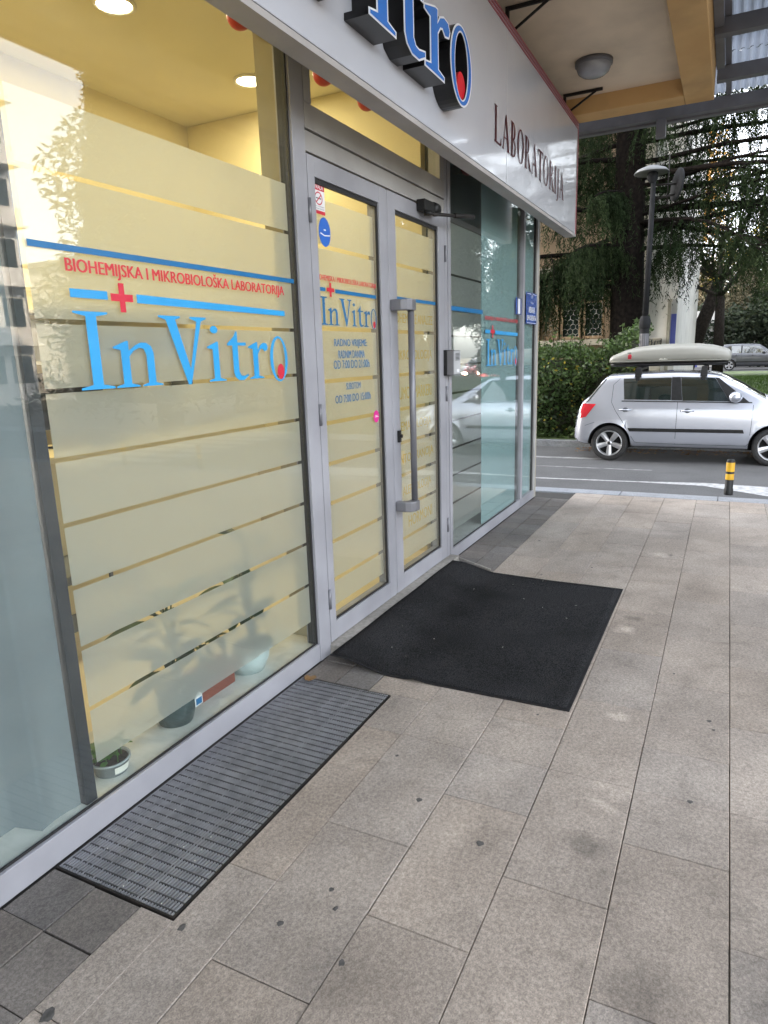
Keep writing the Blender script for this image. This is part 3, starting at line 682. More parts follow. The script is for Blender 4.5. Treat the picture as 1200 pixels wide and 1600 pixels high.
# the wall of the lobby shows in the gaps; lettering on the left leaf
mb = MB(); mbr = MB(); logo_word(mb, mbr, 3.088, 3.722, 1.772, 1.912, LY); part('logo_letters', mb, 'ink_deep', dl); part('logo_drop', mbr, 'ink_red', dl)
part('logo_bar', MB().quad((3.086,LY,1.938),(3.15,LY,1.938),(3.15,LY,1.957),(3.086,LY,1.957)), 'ink_deep', dl)
part('logo_bar', MB().quad((3.25,LY,1.936),(3.724,LY,1.934),(3.724,LY,1.953),(3.25,LY,1.956)), 'ink_deep', dl)
part('logo_cross', cross_mb(MB(), 3.20, 1.949, .038, .035, .0105, LY-.0005), 'ink_red', dl)
t = MB(); put_text(t, "BIOHEMIJSKA I MIKROBIOLOŠKA LABORATORIJA", 3.074, 3.728, 1.984, 2.026, LY); part('lettering', t, 'ink_red', dl)
for txt, xa, xb, za, zb_ in (("RADNO VRIJEME:", 3.215, 3.59, 1.652, 1.702), ("RADNIM DANIMA", 3.255, 3.555, 1.600, 1.642), ("OD 7:00 DO 21:00h", 3.20, 3.61, 1.545, 1.590), ("SUBOTOM", 3.325, 3.49, 1.430, 1.466), ("OD 7:00 DO 15:00h", 3.20, 3.612, 1.362, 1.404)):
    part('opening_hours', put_text(MB(), txt, xa, xb, za, zb_, LY), 'ink_deep', dl)
# stickers
no = MB().quad((3.068,LY-.0005,2.305),(3.182,LY-.0005,2.305),(3.182,LY-.0005,2.448),(3.068,LY-.0005,2.448)); part('no_smoking_sticker', no, 'ink_white', dl)
rb = MB().quad((3.068,LY-.001,2.415),(3.182,LY-.001,2.415),(3.182,LY-.001,2.448),(3.068,LY-.001,2.448)).quad((3.068,LY-.001,2.305),(3.182,LY-.001,2.305),(3.182,LY-.001,2.322),(3.068,LY-.001,2.322))
rb.prism([ell(3.125,2.378,.036,.031,28), ell(3.125,2.378,.030,.025,28)[::-1]], lambda u,v,d:(u,d,v), LY-.001, None)
rb.prism([[(3.098,2.360),(3.103,2.356),(3.152,2.396),(3.147,2.400)]], lambda u,v,d:(u,d,v), LY-.0014, None)
part('sticker_red_print', rb, 'ink_red', dl)
t = put_text(MB(), "HVALA", 3.08, 3.17, 2.421, 2.442, LY-.0016); part('sticker_title', t, 'ink_white', dl)
t = put_text(MB(), "ŠTO U OVOM", 3.08, 3.172, 2.338, 2.345, LY-.0012); put_text(t, "PROSTORU NE PUŠITE", 3.075, 3.176, 2.327, 2.334, LY-.0012)
t.box(3.10, 3.148, LY-.0012, LY-.0008, 2.3755, 2.3805); part('sticker_text', t, 'ink_black', dl)
part('round_sticker', MB().prism([ell(3.168,2.226,.058,.070,36)], lambda u,v,d:(u,d,v), LY-.0008, None), 'ink_sticker', dl)
t = MB().prism([[(3.125,2.215),(3.165,2.206),(3.218,2.212),(3.220,2.218),(3.165,2.212),(3.128,2.221)]], lambda u,v,d:(u,d,v), LY-.0012, None); t.box(3.16,3.18,LY-.0012,LY-.001,2.233,2.240); part('sticker_print', t, 'ink_white', dl)
part('round_sticker', MB().prism([ell(3.675,1.252,.036,.036,30)], lambda u,v,d:(u,d,v), LY-.0008, None), 'ink_pink', dl)
t = MB().box(3.655,3.70,LY-.0014,LY-.001,1.248,1.252).box(3.66,3.69,LY-.0014,LY-.001,1.256,1.259); part('sticker_print', t, 'ink_white', dl)
# right leaf lettering: cream decals, the lit lobby behind put into their colour
for txt, xa, xb, zc in (("BIOHEMIJSKE ANALIZE",3.97,4.62,1.83),("MIKROBIOLOGIJA",3.985,4.60,1.60),("TUMOR MARKERI",3.99,4.58,1.365),("HEMATOLOGIJA",4.0,4.57,1.14),("INTOLERANCIJA",4.01,4.60,.925),("ALERGOLOGIJA",4.06,4.55,.705),("HORMONI",4.14,4.56,.49)):
    part('cream_lettering', put_text(MB(), txt, xa, xb, zc-.04, zc+.04, FILMY-.0008), 'ink_cream', dr)
part('blue_bar', MB().quad((3.985,LY,1.945),(4.648,LY,1.945),(4.648,LY,1.966),(3.985,LY,1.966)), 'ink_deep', dr)
# pull handle
for zc in (1.905, .655):
    pts = [(3.862,1.861),(3.862,1.79),(3.875,1.755),(3.91,1.735),(3.965,1.735),(3.985,1.75),(3.985,1.785),(3.965,1.80),(3.92,1.80),(3.91,1.81),(3.91,1.861)]
    part('handle_bracket', MB().prism([pts], lambda u, v, d: (u, v, d), zc-.033, zc+.033), 'handle', dr, bevel=.010)
part('handle_bar', MB().tube([(3.958,1.767,.655),(3.958,1.767,1.90)], .0205, 18), 'handle', dr)
part('door_lock', MB().box(3.915, 3.94, 1.842, 1.86, 1.065, 1.14).tube([(3.928,1.842,1.105),(3.928,1.83,1.105)], .012, 12), 'black_plastic', dr, bevel=.002)

for zc in (.32, 1.32, 2.30):
    part('hinge', MB().tube([(4.777,1.856,zc-.055),(4.777,1.856,zc+.055)], .009, 10), 'handle', dr)
    part('hinge', MB().tube([(2.995,1.856,zc-.055),(2.995,1.856,zc+.055)], .009, 10), 'handle', dl)
# door closer
dc = thing('door_closer', 'black door closer with folded arm on the right door head', 'door closer', (4.42, 1.84, 2.5))
part('body', MB().box(4.29, 4.46, 1.80, 1.86, 2.505, 2.575), 'black_plastic', dc, bevel=.006)
part('motor_cap', MB().lathe([(0,4.46),(.036,4.46),(.042,4.475),(.042,4.53),(.034,4.55),(0,4.555)], (0,1.825,2.545), 'x', 18), 'black_plastic', dc)
part('pivot', MB().lathe([(0,2.48),(.03,2.48),(.03,2.503),(0,2.503)], (4.34,1.80,0), 'z', 16), 'black_plastic', dc)
part('arm', MB().tube([(4.34,1.80,2.49),(4.62,1.74,2.515),(4.80,1.72,2.53)], .011, 8), 'black_iron', dc)
part('arm_end', MB().tube([(4.64,1.735,2.517),(4.90,1.69,2.545)], .016, 8), 'black_iron', dc)

# intercom
ic = thing('intercom', 'small grey intercom with a speaker grille on the mullion right of the door', 'intercom', (4.80, 1.84, 1.54))
part('back_box', MB().box(4.735, 4.90, 1.838, 1.8625, 1.452, 1.636), 'black_plastic', ic, bevel=.003)
part('hood', MB().box(4.742, 4.888, 1.788, 1.8375, 1.457, 1.631), 'handle', ic, bevel=.003)
part('face_plate', MB().box(4.748, 4.882, 1.784, 1.7878, 1.463, 1.625), 'lamp_cap', ic, bevel=.001)
for k in range(6): part('grille_slot', MB().box(4.775, 4.862, 1.7828, 1.7838, 1.560+k*.0095, 1.565+k*.0095), 'ink_black', ic)
part('call_button', MB().box(4.80, 4.845, 1.780, 1.7838, 1.475, 1.497), 'ink_white', ic, bevel=.001)

# street name plate and small plate
pl = thing('street_name_plate', 'blue street name plate with white Cyrillic lettering on the narrow corner pane', 'street sign', (7.25, 1.87, 2.03))
part('plate', MB().box(7.03, 7.44, 1.862, 1.869, 1.885, 2.195), 'ink_plate', pl, bevel=.002)
py_ = 1.8608
for txt, xa, xb, za, zb_ in (("УЛИЦА", 7.18, 7.30, 2.083, 2.103), ("ИВАНА", 7.12, 7.36, 1.995, 2.055), ("ЦРНОЈЕВИЋА", 7.05, 7.42, 1.912, 1.972)):
    part('lettering', put_text(MB(), txt, xa, xb, za, zb_, py_), 'ink_white', pl)
t = MB().box(7.05,7.42,py_,py_+.0006,1.893,1.897).box(7.05,7.20,py_,py_+.0006,2.178,2.182).box(7.27,7.42,py_,py_+.0006,2.178,2.182)
t.prism([[(7.225,2.17),(7.245,2.17),(7.245,2.145),(7.235,2.13),(7.225,2.145)]], lambda u,v,d:(u,d,v), py_, None); part('border_and_crest', t, 'ink_white', pl)
sp = thing('house_number_plate', 'small blue and white plate on the aqua pane beside the mullion', 'plate', (6.8, 1.87, 2.04))
part('plate', MB().box(6.70, 6.885, 1.874, 1.8815, 1.965, 2.12), 'ink_plate', sp, bevel=.002)
part('white_panel', MB().box(6.755, 6.83, 1.8725, 1.8738, 1.972, 2.113), 'ink_white', sp)

# curtain behind the far left pane
cu = MB(); nx = 140; vs = []; fs = []
for i in range(nx+1):
    x = -2.2 + 3.59*i/nx
    y = 2.02 + .03*math.sin(x*11) + .016*math.sin(x*23+1) + .012*math.sin(x*5.3)
    if x > 1.22: y = 1.935 + .006*math.sin(x*30)
    vs += [(x, y, .10), (x, y, 3.0)]
for i in range(nx): fs.append((2*i, 2*i+2, 2*i+3, 2*i+1))
cu.add(vs, fs, True)
solo('window_curtain', cu, 'curtain', 'grey blue curtain hanging behind the far left window pane', 'curtain', (-.4, 2.0, .1))

# ================================================================== SHOP SIGN
SY0, SY1 = 1.50, 1.60
sign = thing('shop_sign', 'long white shop sign with blue block letters and dark red serif lettering', 'sign', (3.5, 1.55, 2.765))
part('panel', MB().box(-2.4, 5.06, SY0, SY1, 2.768, 3.80), 'sign_white', sign, bevel=.003)
part('panel', MB().box(5.064, 7.49, SY0+.0005, SY1, 2.768, 3.80), 'sign_white', sign, bevel=.003)
part('bottom_edge', MB().box(-2.4, 7.46, SY0+.002, SY1, 2.74, 2.765), 'sign_edge', sign)
part('end_cap', MB().box(7.4925, 7.535, SY0-.003, SY1+.002, 2.74, 3.80), 'sign_edge', sign, bevel=.002)
for k, zt in enumerate((3.735, 3.760, 3.785)):
    part('trim_stripe', MB().box(-2.4, 7.52, SY0-.006, SY0-.0005, zt, zt+.011), 'stripe_red', sign)
for k in range(2):
    part('trim_stripe', MB().box(7.497+k*.018, 7.506+k*.018, SY0-.007, SY0-.0035, 2.76, 3.73), 'stripe_red', sign)
lay, wlen = word_layout()
CAPH = .445; ZB = 2.947; XO1 = 3.99; sxl = 1.60
lx0 = XO1 - (lay[-1][1]+.44)*CAPH*sxl
LF, LB = 1.385, 1.499
def grow(lp, d):
    n = len(lp); area = sum(lp[i][0]*lp[(i+1)%n][1]-lp[(i+1)%n][0]*lp[i][1] for i in range(n)); sg = 1 if area > 0 else -1
    out = []
    for i in range(n):
        p0, p1, p2 = Vector(lp[i-1]), Vector(lp[i]), Vector(lp[(i+1)%n])
        e1 = (p1-p0).normalized(); e2 = (p2-p1).normalized()
        nn = Vector((e1.y+e2.y, -e1.x-e2.x)); nn = nn.normalized() if nn.length > 1e-6 else Vector((e1.y,-e1.x))
        k = min(1.6, 1/max(.35, nn.dot(Vector((e1.y,-e1.x))))); q = p1 + nn*d*k*sg; out.append((q.x, q.y))
    return out
for ch, ox in lay:
    mp = (lambda ox: (lambda u, v, d: (lx0+(ox+u)*CAPH*sxl, d, ZB+v*CAPH)))(ox)
    body, rim, face = MB(), MB(), MB()
    if ch == 'o':
        ro, ri = ell(.22,.33,.235,.435), ell(.222,.327,.135,.355)
        body.prism([ro, ri[::-1]], mp, LF+.003, LB)
        rim.prism([ro, ri[::-1]], mp, LF+.0015, None)
        face.prism([ell(.22,.33,.215,.415), ell(.222,.327,.150,.372)[::-1]], mp, LF, None)
    else:
        for lp in G[ch][1]:
            big = grow(lp, .024)
            body.prism([big], mp, LF+.003, LB); rim.prism([big], mp, LF+.0015, None); face.prism([grow(lp, .006)], mp, LF, None)
    L = part('sign_letter', body, 'sign_letter_side', sign)
    part('letter_rim', rim, 'sign_rim', L); part('letter_face', face, 'sign_blue', L)
    if ch == 'o':
        part('back_disc', MB().prism([ell(.222,.327,.136,.356)], mp, LB-.03, LB), 'sign_letter_side', L)
        part('red_drop', MB().prism([ell(.245,.13,.088,.155,28)], mp, LF+.01, LF+.03), 'sign_red', L)
# flat serif lettering LABORATORIJA
def ser(mb, ch, mp):
    P = lambda pts, e=0: mb.prism([pts], mp, -e, None)
    T, t, sf = .13, .045, .03
    def stem(x, w=T, e=0): P([(x,0),(x+w,0),(x+w,1),(x,1)], e)
    def foot(x, w, z, e=.0003): P([(x-.06,z),(x+w+.06,z),(x+w+.06,z+sf),(x-.06,z+sf)], e)
    if ch == 'L': stem(.1); foot(.1,T,.97); P([(.04,0),(.62,0),(.65,.22),(.62,.22),(.55,.05),(.04,.05)], .0003); return .70
    if ch == 'A':
        P([(.08,0),(.13,0),(.36,.98),(.33,1.0)]); P([(.33,1.0),(.36,1.02),(.40,1.0),(.68,0),(.53,0),(.32,.85)], .0003); P([(.18,.32),(.56,.32),(.55,.36),(.19,.36)], .0006); foot(.09,.03,0,.0009); foot(.55,.12,0,.0009); return .78
    if ch == 'B':
        stem(.1); foot(.1,.05,0); foot(.1,.05,.97)
        for (cz, rz, rx) in ((.745,.255,.25),(.255,.265,.30)):
            o = [(.23+rx*math.cos(k), cz+rz*math.sin(k)) for k in np.linspace(-math.pi/2, math.pi/2, 14)]; i = [(.23+(rx-.11)*math.cos(k), cz+(rz-.04)*math.sin(k)) for k in np.linspace(math.pi/2, -math.pi/2, 14)]
            P(o+i, .0006)
        return .66
    if ch == 'O': mb.prism([ell(.38,.5,.34,.52,36), ell(.38,.5,.21,.48,36)[::-1]], mp, 0, None); return .80
    if ch == 'R':
        stem(.1); foot(.1,T,0); foot(.1,.05,.97)
        o = [(.23+.27*math.cos(k), .74+.26*math.sin(k)) for k in np.linspace(-math.pi/2, math.pi/2, 14)]; i = [(.23+.16*math.cos(k), .74+.22*math.sin(k)) for k in np.linspace(math.pi/2, -math.pi/2, 14)]
        P(o+i, .0006); P([(.30,.50),(.42,.50),(.74,.0),(.56,.0)], .0009); return .78
    if ch == 'T': stem(.27); foot(.27,T,0); P([(.02,.78),(.05,.78),(.10,.95),(.57,.95),(.62,.78),(.65,.78),(.65,1),(.02,1)], .0003); return .70
    if ch == 'I': stem(.1); foot(.1,T,0); foot(.1,T,.97); return .36
    if ch == 'J': P([(.16,1),(.29,1),(.29,.05),(.24,-.12),(.12,-.22),(.0,-.22),(.0,-.17),(.10,-.15),(.16,-.02)]); foot(.16,T,.97); return .42
ser_adv = {'L':.70,'A':.78,'B':.66,'O':.80,'R':.78,'T':.70,'I':.36,'J':.42}
tot = sum(ser_adv[c] for c in "LABORATORIJA")
sx = (6.93-4.76)/tot; cx = 4.76
for ch in "LABORATORIJA":
    q = MB(); zz0 = 2.975; hh = .225
    ser(q, ch, (lambda c0: (lambda u, v, d: (c0+u*sx, SY0-.004+d, zz0+v*hh)))(cx))
    part('flat_letter', q, 'ink_dred', sign); cx += ser_adv[ch]*sx
for bx in (7.28, 5.35, 3.4, 1.4):
    br = MB().box(bx, bx+.022, 1.24, 1.60, 3.975, 3.998).tube([(bx+.011,1.585,3.82),(bx+.011,1.30,3.98)], .010, 6).box(bx-.002, bx+.024, 1.578, 1.603, 3.80, 3.998)
    part('bracket', br, 'black_iron', sign)

# ceiling lamp
cl = thing('ceiling_lamp', 'round unlit frosted ceiling lamp on the beige soffit', 'lamp', (6.64, 1.21, 4.0))
part('base', MB().lathe([(0,3.999),(.155,3.999),(.155,3.965),(.140,3.962),(0,3.962)], (6.64,1.21,0), 'z', 28), 'steel', cl)
part('glass_dome', MB().lathe([(.142,3.963),(.142,3.945),(.128,3.912),(.095,3.889),(.05,3.878),(0,3.876)], (6.64,1.21,0), 'z', 28), 'lampglass', cl)

# ================================================================== STEEL CANOPY
cano = thing('steel_canopy', 'grey steel canopy with translucent corrugated sheets in front of the soffit', 'canopy', (5, -.5, 4.0))
for xb in (8.74, 7.86, 6.78, 5.6, 4.4, 3.2, 2.0, .8, -.4, -1.6, -2.8, -4.0, -5.2):  # bays behind the camera added to darken the near paving
    y1 = 1.9 if xb > 8 else .293
    part('cross_beam', MB().box(xb, xb+.10, -1.25, y1, 4.05, 4.17), 'steel', cano, bevel=.004)
for yp in (.20, -.42, -1.0):
    part('purlin', MB().box(-5.5, 8.738, yp-.025, yp+.025, 4.172, 4.215), 'steel', cano)
part('purlin', MB().box(7.735, 8.738, .9, .95, 4.172, 4.215), 'steel', cano)
part('edge_beam', MB().box(-5.5, 8.84, -1.33, -1.252, 4.04, 4.20), 'steel', cano, bevel=.004)
part('gutter', MB().box(8.842, 8.93, -1.3, 2.1, 4.03, 4.14), 'steel', cano, bevel=.01)
part('wall_rail', MB().box(-5.5, 7.73, .225, .295, 4.10, 4.16), 'steel', cano)
part('post_stub', MB().box(8.72, 8.80, .80, .90, 3.86, 4.045), 'steel', cano, bevel=.004)
def corr(x0, x1, y0, y1, z, step=.018, amp=.009):
    n = int((y1-y0)/step); vs = []; fs = []
    for i in range(n+1):
        y = y0+(y1-y0)*i/n; zz = z+amp*(1 if i % 4 < 2 else -1)
        vs += [(x0,y,zz),(x1,y,zz)]
    for i in range(n): fs.append((2*i,2*i+1,2*i+3,2*i+2))
    return MB().add(vs, fs)
for (xa, xb) in ((-5.5,-2.38),(-2.4,.7),(.68,3.1),(3.08,5.5),(5.48,7.74)):
    part('roof_sheet', corr(xa, xb, -1.3, .33, 4.235 + random.uniform(-.002,.004)), 'poly', cano, fix=False)
part('roof_sheet', corr(7.75, 8.86, -1.3, 2.0, 4.238), 'poly', cano, fix=False)

# ================================================================== DOORMAT AND GRATING
mat_ = thing('doormat', 'large black carpet doormat with raised corner in front of the glass door', 'doormat', (3.75, 1.2, 0))
MX0, MX1, MY0, MY1 = 2.868, 4.648, .535, 1.795
def mz(x, y):
    s_ = min(1, max(0, (y-1.44)/.30)); s_ = s_*s_*(3-2*s_)
    bulge = .010*math.exp(-((y-1.30)/.05)**2) * max(0, 1-abs(x-2.86)/.25)
    return .011 + .052*s_ + bulge + .0015*math.sin(x*9+y*4)
def mxe(x, y): return x + .012*(y-.535) - (.012 if y < .7 else 0)
nxm, nym = 26, 34
def grid(x0, x1, y0, y1, dz):
    vs = []; fs = []
    for j in range(nym+1):
        for i in range(nxm+1):
            x = x0+(x1-x0)*i/nxm; y = y0+(y1-y0)*j/nym
            xs = x + .095*max(0,(y-1.0))*((x-x0)/(x1-x0))*.9
            vs.append((xs, y + .03*(x-MX0)/1.78*0, mz(x,y)+dz))
    for j in range(nym):
        for i in range(nxm):
            k = j*(nxm+1)+i; fs.append((k,k+1,k+nxm+2,k+nxm+1))
    return vs, fs
vs, fs = grid(MX0, MX1, MY0, MY1, -.004); vs2, _ = grid(MX0, MX1, MY0, MY1, -.0095)
n = len(vs); rim_ = [i for i in range(nxm+1)] + [nxm+(nxm+1)*j for j in range(1,nym+1)] + [nym*(nxm+1)+nxm-i for i in range(1,nxm+1)] + [(nxm+1)*(nym-j) for j in range(1,nym)]
sd = [(rim_[i], rim_[(i+1)%len(rim_)], n+rim_[(i+1)%len(rim_)], n+rim_[i]) for i in range(len(rim_))]
part('rubber_backing', MB().add(vs+vs2, fs+[f_[::-1] for f_ in [tuple(q+n for q in f) for f in fs]]+sd), 'rubber', mat_)
e = .017
vs, fs = grid(MX0+e, MX1-e, MY0+e, MY1-.004, .0015); vs2, _ = grid(MX0+e, MX1-e, MY0+e, MY1-.004, -.0035)
part('carpet', MB().add(vs+vs2, fs+sd, True), 'carpet', mat_)
part('edge_strip', MB().add([(4.735,1.50,.012),(4.748,1.50,.012),(4.885,1.862,.050),(4.872,1.862,.050),(4.735,1.50,.002),(4.748,1.50,.002),(4.885,1.862,.04),(4.872,1.862,.04)], [(0,1,2,3),(7,6,5,4),(0,4,5,1),(1,5,6,2),(2,6,7,3),(3,7,4,0)]), 'stone_step', mat_)
lint = MB()
for k in range(15):
    x, y = random.uniform(2.95,4.6), random.uniform(.6,1.7); s_ = random.uniform(.0015,.004); z = mz(x,y)+.003
    an = random.random()*3; dx, dy = math.cos(an)*s_, math.sin(an)*s_
    lint.add([(x-dx*2,y-dy*2,z),(x+dy*.6,y-dx*.6,z+.001),(x+dx*2,y+dy*2,z),(x-dy*.6,y+dx*.6,z+.002)], [(0,1,2,3)])
part('lint', lint, 'paper', mat_, kind='stuff')

gr = thing('entrance_grating', 'long metal foot grating let into the paving under the left window', 'grating', (1.95, 1.6, 0))
GX0, GX1, GYa, GYb = 1.216, 2.690, 1.354, 1.860
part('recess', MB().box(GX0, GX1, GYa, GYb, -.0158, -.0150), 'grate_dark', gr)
fr = MB().box(GX0, GX1, GYa, GYa+.006, -.014, .003).box(GX0, GX1, GYb-.006, GYb, -.014, .003).box(GX0, GX0+.006, GYa+.006, GYb-.006, -.014, .003).box(GX1-.006, GX1, GYa+.006, GYb-.006, -.014, .003)
part('frame', fr, 'black_iron', gr)
nb = 41
bar_me = None; gx, gy, gz = org(gr)
for k in range(nb):
    y = GYa+.012+(GYb-GYa-.024)*k/(nb-1)
    if bar_me is None:
        bo = part('bearing_bar', MB().box(GX0+.007, GX1-.007, y-.0033, y+.0033, -.0148, .004), 'grate', gr); bar_me = bo.data; by = y
    else:
        o = bo.copy(); COL.objects.link(o); o.parent = gr; o.location = (0, y-by, random.uniform(-.0006,.0006))
nc = 41; ro = None
for k in range(nc):
    x = GX0+.02+(GX1-GX0-.04)*k/(nc-1)
    if ro is None:
        ro = part('cross_rod', MB().box(x-.0026, x+.0026, GYa+.007, GYb-.007, -.0125, .0044), 'rod', gr); rx = x
    else:
        o = ro.copy(); COL.objects.link(o); o.parent = gr; o.location = (x-rx, 0, 0)
lf = MB()
for k in range(5):
    cx_, cy_ = 2.672+random.uniform(-.02,.02), 1.80+random.uniform(-.015,.015); rr = random.uniform(.012,.022)
    lf.add([(cx_+rr*math.cos(t)*(1+.3*math.sin(3*t)), cy_+rr*math.sin(t), .008+random.uniform(0,.014)) for t in [2*math.pi*i/7 for i in range(7)]], [tuple(range(7))])
solo('dry_leaf', lf, 'deadleaf', 'crumpled brown dry leaf at the far end of the grating', 'leaf', (2.672, 1.80, .005))
db = MB()
for k in range(22):
    x, y = random.uniform(1.24,1.6) if k < 9 else random.uniform(1.25,2.65), random.uniform(1.4,1.84); s_ = random.uniform(.002,.006)
    db.add([(x,y,.005),(x+s_,y+s_*.4,.007),(x+s_*.3,y+s_,.006)], [(0,1,2)])
solo('debris', db, 'paper', None, None, (0,0,0), kind='stuff')

# ================================================================== INTERIOR OBJECTS
def downlight(x, y, label):
    o = thing('downlight', label, 'downlight', (x, y, 3.5), 'recessed ceiling downlights')
    part('rim', MB().lathe([(.115,3.499),(.115,3.487),(.095,3.485),(.09,3.497)], (x,y,0), 'z', 24), 'downlight_rim', o)
    part('lens', MB().lathe([(.092,3.490),(.05,3.488),(0,3.488)], (x,y,0), 'z', 24), 'lamp_on', o)
    l = bpy.data.lights.new('downlight_lamp', 'AREA'); l.shape = 'DISK'; l.size = .17; l.energy = 1.85; l.color = (1.0, .81, .49)
    lo = bpy.data.objects.new('downlight_lamp', l); lo.location = (0, 0, -.02); link(lo, o)
for x, y, lab in ((3.12,3.10,'lit downlight in the lobby ceiling above the big left window'), (4.32,3.11,'lit downlight in the lobby ceiling beside the pillar edge'), (1.95,3.10,'lit downlight in the lobby ceiling near the dark partition')):
    downlight(x, y, lab)
desk = thing('reception_desk', 'wooden reception desk at the back of the lobby behind frosted glass', 'desk', (3.3, 3.6, .07))
part('front_panel', MB().box(2.3, 4.4, 3.35, 3.40, .07, 1.08), 'in_wall', desk, bevel=.004)
part('counter', MB().box(2.25, 4.45, 3.28, 3.85, 1.081, 1.12), 'in_wall', desk, bevel=.004)
part('kick_board', MB().box(2.3, 4.4, 3.34, 3.348, .07, .18), 'in_dark', desk)
mon = thing('monitor', 'dark computer monitor on the reception desk', 'monitor', (2.9, 3.6, 1.12))
part('screen', MB().box(2.62, 3.16, 3.58, 3.62, 1.24, 1.57), 'black_plastic', mon, bevel=.004); part('stand', MB().box(2.85, 2.93, 3.59, 3.63, 1.13, 1.24).box(2.77,3.01,3.53,3.67,1.121,1.132), 'black_plastic', mon)
pf = thing('picture_frame', 'white framed certificate on the lobby back wall', 'picture', (3.9, 4.14, 1.6))
part('frame', MB().box(3.7, 4.1, 4.125, 4.149, 1.50, 1.86), 'wood', pf); part('sheet', MB().box(3.72, 4.08, 4.12, 4.1245, 1.52, 1.84), 'paper', pf)
cb = thing('wall_cabinet', 'dark wall shelf with binders at the left of the lobby', 'shelf', (1.7, 3.6, .09))
part('carcass', MB().box(1.48, 1.80, 3.0, 4.14, .09, .92).box(1.48, 1.80, 3.0, 4.14, 1.30, 1.33), 'in_wall', cb)
for k in range(9):
    part('binder', MB().box(1.50, 1.76, 3.05+k*.085, 3.12+k*.085, .922, 1.22), random.choice(['in_dark','paper','ink_deep','pot_red','wood']), cb, bevel=.003)
ds = thing('display_shelf', 'white wall shelf with small boxes on the lobby back wall', 'shelf', (2.6, 4.0, 1.2))
for z in (1.30, 1.62, 1.94): part('board', MB().box(2.0, 4.6, 3.95, 4.147, z, z+.02), 'ink_white', ds, bevel=.002)
for r_, z in enumerate((1.3205, 1.6405)):
    x = 2.03
    while x < 4.5:
        w_ = random.uniform(.06, .22); h_ = random.uniform(.10, .26)
        if random.random() < .75: part('box', MB().box(x, x+w_, 3.97, 4.12, z, z+h_), random.choice(['ink_white','in_dark','ink_cream','paper','ink_sticker','pot_red','wood','ink_white','black_plastic']), ds, bevel=.002)
        x += w_+random.uniform(.01,.12)
ch_ = thing('waiting_chair', 'dark waiting chair inside the lobby behind the left window', 'chair', (2.35, 3.2, .07))
part('seat', MB().box(2.12, 2.58, 2.98, 3.42, .49, .54), 'in_dark', ch_, bevel=.01); part('backrest', MB().box(2.12, 2.58, 3.42, 3.46, .60, .95), 'in_dark', ch_, bevel=.01)
for sx_, sy_ in ((2.14,3.0),(2.55,3.0),(2.14,3.42),(2.55,3.42)): part('leg', MB().tube([(sx_,sy_,.07),(sx_,sy_,.50)], .012, 6), 'handle', ch_)
bx_ = [(2.87,3.13),(3.60,3.12),(4.11,3.135),(5.95,3.14)]
for k, (x, z) in enumerate(bx_):
    o = thing('paper_ball', ('red hanging paper ball behind the top of the big left window','red hanging paper ball behind the left end of the fanlight','red hanging paper ball behind the middle of the fanlight','red hanging paper ball behind the top of the aqua pane')[k], 'decoration', (x, 2.1, z), 'red hanging paper balls')
    part('ball', MB().ellipsoid((x,2.1,z), (.06,.06,.06), 18, 12), 'bauble', o); part('string', MB().tube([(x,2.1,z+.07),(x,2.1,3.47)], .0015, 4), 'gasket', o)

# pots on the ledge
def leaf_mesh(L_, w_, droop=.25, n=6):
    q = MB(); vs = []; fs = []
    for i in range(n+1):
        t = i/n; ww = w_*math.sin(math.pi*min(1,t*.92+.06))**.8; z = -droop*L_*t*t
        vs += [(-ww, t*L_, z+.15*ww), (0, t*L_, z-.08*w_), (ww, t*L_, z+.15*ww)]
    for i in range(n):
        k = 3*i; fs += [(k,k+1,k+4,k+3),(k+1,k+2,k+5,k+4)]
    return q.add(vs, fs, True)
def put_leaves(parent, spots, mat, L_, w_, droop):
    me = leaf_mesh(L_, w_, droop).mesh('leaf', fix=False); me.materials.append(M[mat]); ox, oy, oz = org(parent)
    for (x, y, z, az, el, s_) in spots:
        if y + math.cos(az)*math.cos(el)*L_*s_ - w_*s_ < 1.915: az = math.pi-az
        if y < 1.93: y = 1.93
        o = bpy.data.objects.new('leaf', me); link(o, parent); o.location = (x-ox, y-oy, z-oz); o.rotation_euler = (el, 0, az); o.scale = (s_, s_, s_)
zl = .098
ba = thing('basil_pot', 'small potted basil in a grey cup at the left end of the ledge', 'plant', (1.585, 1.99, zl))
part('pot', MB().lathe([(0,zl+.001),(.058,zl+.001),(.070,zl+.050),(.075,zl+.050),(.075,zl+.057),(.066,zl+.057),(.064,zl+.045),(0,zl+.043)], (1.585,1.995,0), 'z', 24), 'pot_clear', ba)
part('soil', MB().lathe([(0,zl+.052),(.066,zl+.049)], (1.585,1.995,0), 'z', 18), 'soil', ba)
part('pot_label', MB().add([(1.585+(.066+.006*(k%2))*math.cos(t), 1.995+(.066+.006*(k%2))*math.sin(t), zl+.015+.028*(k%2)) for k, t in [(kk, R(-120+ (kk//2)*9)) for kk in range(14)]], [(2*i,2*i+2,2*i+3,2*i+1) for i in range(6)]), 'paper', ba)
sp_ = []
st = MB()
for k in range(9):
    an = random.random()*6.28; rr = random.uniform(.0,.055); x, y = 1.585+rr*math.cos(an), 1.995+rr*math.sin(an); h_ = random.uniform(.02,.09)
    st.tube([(x,y,zl+.045),(x+random.uniform(-.01,.01),y+random.uniform(-.01,.01),zl+.055+h_)], .002, 5)
    for q in range(4): sp_.append((x,y,zl+.055+h_-.012*q,an+q*1.57+random.uniform(-.4,.4),random.uniform(-.1,.6),random.uniform(.7,1.25)))
part('stem', st, 'basil', ba); put_leaves(ba, sp_, 'basil', .042, .016, .5)
